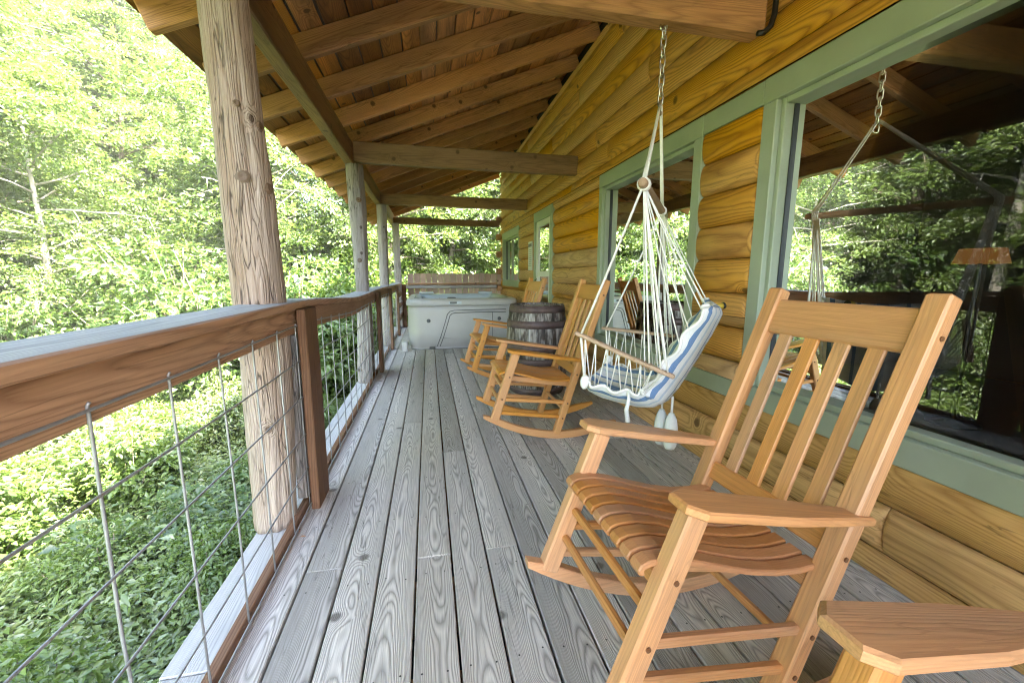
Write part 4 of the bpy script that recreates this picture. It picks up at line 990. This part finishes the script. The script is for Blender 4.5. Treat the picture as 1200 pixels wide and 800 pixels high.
# shrubs: woody stems with leaf sprays
def make_shrub(seed, h, w, leaf, size=.105):
    rs = np.random.default_rng(seed); cen, ow, Vt, Ft = [], [], [], []
    for i in range(26):
        a = rs.uniform(0, 6.28); L = h*rs.uniform(.55, 1.05); sp = w*rs.uniform(.2, 1.0); pts = [Vector((math.cos(a)*.08, math.sin(a)*.08, -.15))]
        for q in (0.35, 0.7, 1.0): pts.append(Vector((math.cos(a)*sp*q**1.3+rs.normal(0, .05), math.sin(a)*sp*q**1.3+rs.normal(0, .05), L*q**.85)))
        v, f = tube_data(pts, [.016, .012, .008, .004], 5); o = len(Vt); Vt.extend(v); Ft.extend([tuple(k+o for k in q) for q in f])
        for q in range(9):
            s_ = rs.uniform(.25, 1.05); ii = min(2, int(s_*3)); b = pts[ii].lerp(pts[ii+1], min(1.1, s_*3-ii)); c_ = b+Vector(rs.normal(0, .14, 3)); cen.append(c_); ow.append(Vector((c_.x, c_.y, .25)).normalized())
    b = sprays(np.array(cen), np.array(ow), 34, .26, size); lm = leaf_mesh('foliage', b[0], b[1], b[2], b[3], b[3]*.5); lm.materials.append(M[leaf])
    tm = mesh('stems', Vt, Ft, True); tm.materials.append(M['bark']); return tm, lm
skinds = [make_shrub(1, 1.7, 1.0, 'leaf_b'), make_shrub(2, 2.4, 1.2, 'leaf_a'), make_shrub(4, 1.3, 1.1, 'leaf_u', .1)]
SLB = ['yellow green shrub on the slope beyond the railing', 'tall leafy shrub in front of the trees beyond the railing', 'low spreading green bush on the bank below the porch']
def shrub(k, x, y, s):
    t = empty('shrub', (x, y, gz(x, y)-.05)); t.scale = (s,)*3; t.rotation_euler.z = random.uniform(0, 6.28); tag(t, SLB[k], 'shrub', SLB[k]+' group')
    link('stems', skinds[k][0], None, t); link('foliage', skinds[k][1], None, t)
ss = []
def sscatter(n, x0, x1, y0, y1, ks, s0, s1, dmin):
    c = 0; tr_ = 0
    while c < n and tr_ < 3000:
        tr_ += 1; x, y = random.uniform(x0, x1), random.uniform(y0, y1)
        if all((x-a)**2+(y-b)**2 > dmin*dmin for a, b in ss): ss.append((x, y)); shrub(random.choice(ks), x, y, random.uniform(s0, s1)); c += 1
sscatter(34, -11.5, -6.5, -1, 17, [0, 0, 1, 2], .8, 1.25, 1.0)
sscatter(10, -6.3, -3.6, 4.5, 13, [2, 0, 2], .6, .9, 1.0)
sscatter(16, -7.0, -2.0, 9.6, 14.5, [0, 1, 0], 1.1, 1.8, 1.0)
sscatter(16, -4.6, -1.9, 1.6, 9, [2, 0, 2], .42, .68, .7)
sscatter(22, -5.0, 8.5, 11.4, 15.5, [1, 0, 1], 1.0, 1.6, 0.9)
sscatter(44, -18, -10, -2, 26, [0, 1], 1.4, 2.3, 1.2)
sscatter(14, -9, 9, 15.5, 19, [0, 1], 1.4, 2.2, 1.4)

# ground cover: too many plants to count
def cover(name, n, x0, x1, y0, y1, per, size, hgt, mat, label, fine, keep=None, asp=(.42, .62)):
    X = rng.uniform(x0, x1, n); Y = rng.uniform(y0, y1, n)
    if keep is not None: k = keep(X, Y); X, Y = X[k], Y[k]
    n = len(X); H = hgt*rng.uniform(.4, 1.25, n)*(1+.5*np.array([mnoise.noise(Vector((a*.6, b*.6, 9))) for a, b in zip(X, Y)]))
    G = np.array([gz(a, b) for a, b in zip(X, Y)]); N = n*per; ra = rng.uniform(0, 2*np.pi, N); rr = rng.uniform(.0, .17, N)*size/.085
    base = np.stack([np.repeat(X, per)+np.cos(ra)*rr, np.repeat(Y, per)+np.sin(ra)*rr, np.repeat(G, per)+np.repeat(H, per)*rng.uniform(.45, 1.0, N)], 1)
    ax_ = unit(np.stack([np.cos(ra), np.sin(ra), rng.uniform(-.45, .45, N)], 1)); nl = unit(np.array([0, 0, 1.0])+rng.normal(0, .33, (N, 3))); nl = unit(nl-ax_*(nl*ax_).sum(1, keepdims=True))
    L = size*rng.uniform(.6, 1.3, N)*np.repeat(rng.uniform(.7, 1.25, n), per)
    me = leaf_mesh(name, base, ax_, nl, L, L*rng.uniform(asp[0], asp[1], N), fine=fine)
    tag(link(name, me, M[mat]), label, None, None, 'stuff')
def patchy(t, sc_=.9, z=2.0):
    return lambda X, Y: np.array([mnoise.noise(Vector((a*sc_, b*sc_, z))) > t for a, b in zip(X, Y)])
cover('undergrowth', 15500, -7.0, -.75, .2, 9.5, 13, .066, .55, 'leaf_u', 'dense leafy undergrowth on the bank below the railing', True, keep=patchy(-.32))
cover('undergrowth', 3600, -7.0, -.75, .2, 9.5, 16, .115, .62, 'leaf_b', 'narrow leaved pale green plants on the bank below the railing', True, keep=patchy(-.05, .8, 6.0), asp=(.18, .3))
cover('undergrowth', 2600, -7.0, -.75, .2, 9.5, 12, .11, .75, 'leaf_c', 'broad leaved dark green plants on the bank below the railing', True, keep=patchy(.18, .7, 11.0), asp=(.5, .75))
cover('leaf_litter', 1500, -7.0, -.75, .2, 9.5, 5, .06, .30, 'dead', 'dry brown leaves scattered among the undergrowth below the railing', True)
cover('undergrowth', 13000, -14.5, -.9, -4, 18, 12, .105, .62, 'leaf_b', 'sunlit undergrowth between the shrubs at the edge of the wood', False, keep=lambda X, Y: (X < -6.3) | (Y > 9))

# ================================================================== HAZE (added to pale the foliage and lift the dark gaps)
T = NT('added_haze'); pv = T.n('VolumePrincipled'); pv.inputs['Color'].default_value = (0.97, 0.98, 0.96, 1); pv.inputs['Density'].default_value = 0.0014; pv.inputs['Anisotropy'].default_value = 0.0
T.t.links.new(pv.outputs[0], T.out.inputs['Volume'])
x0, x1, y0, y1, z0, z1 = -121, 105, -105, 121, -6.0, 34.0
V = [(a, b, c) for c in (z0, z1) for b in (y0, y1) for a in (x0, x1)]
F = [(0, 2, 3, 1), (4, 5, 7, 6), (0, 1, 5, 4), (2, 6, 7, 3), (0, 4, 6, 2), (1, 3, 7, 5)]
tag(link('haze', mesh('haze', V, F), T.m), 'thin haze added to pale the wood and its dark gaps', None, None, 'stuff')
cy.volume_bounces = 0
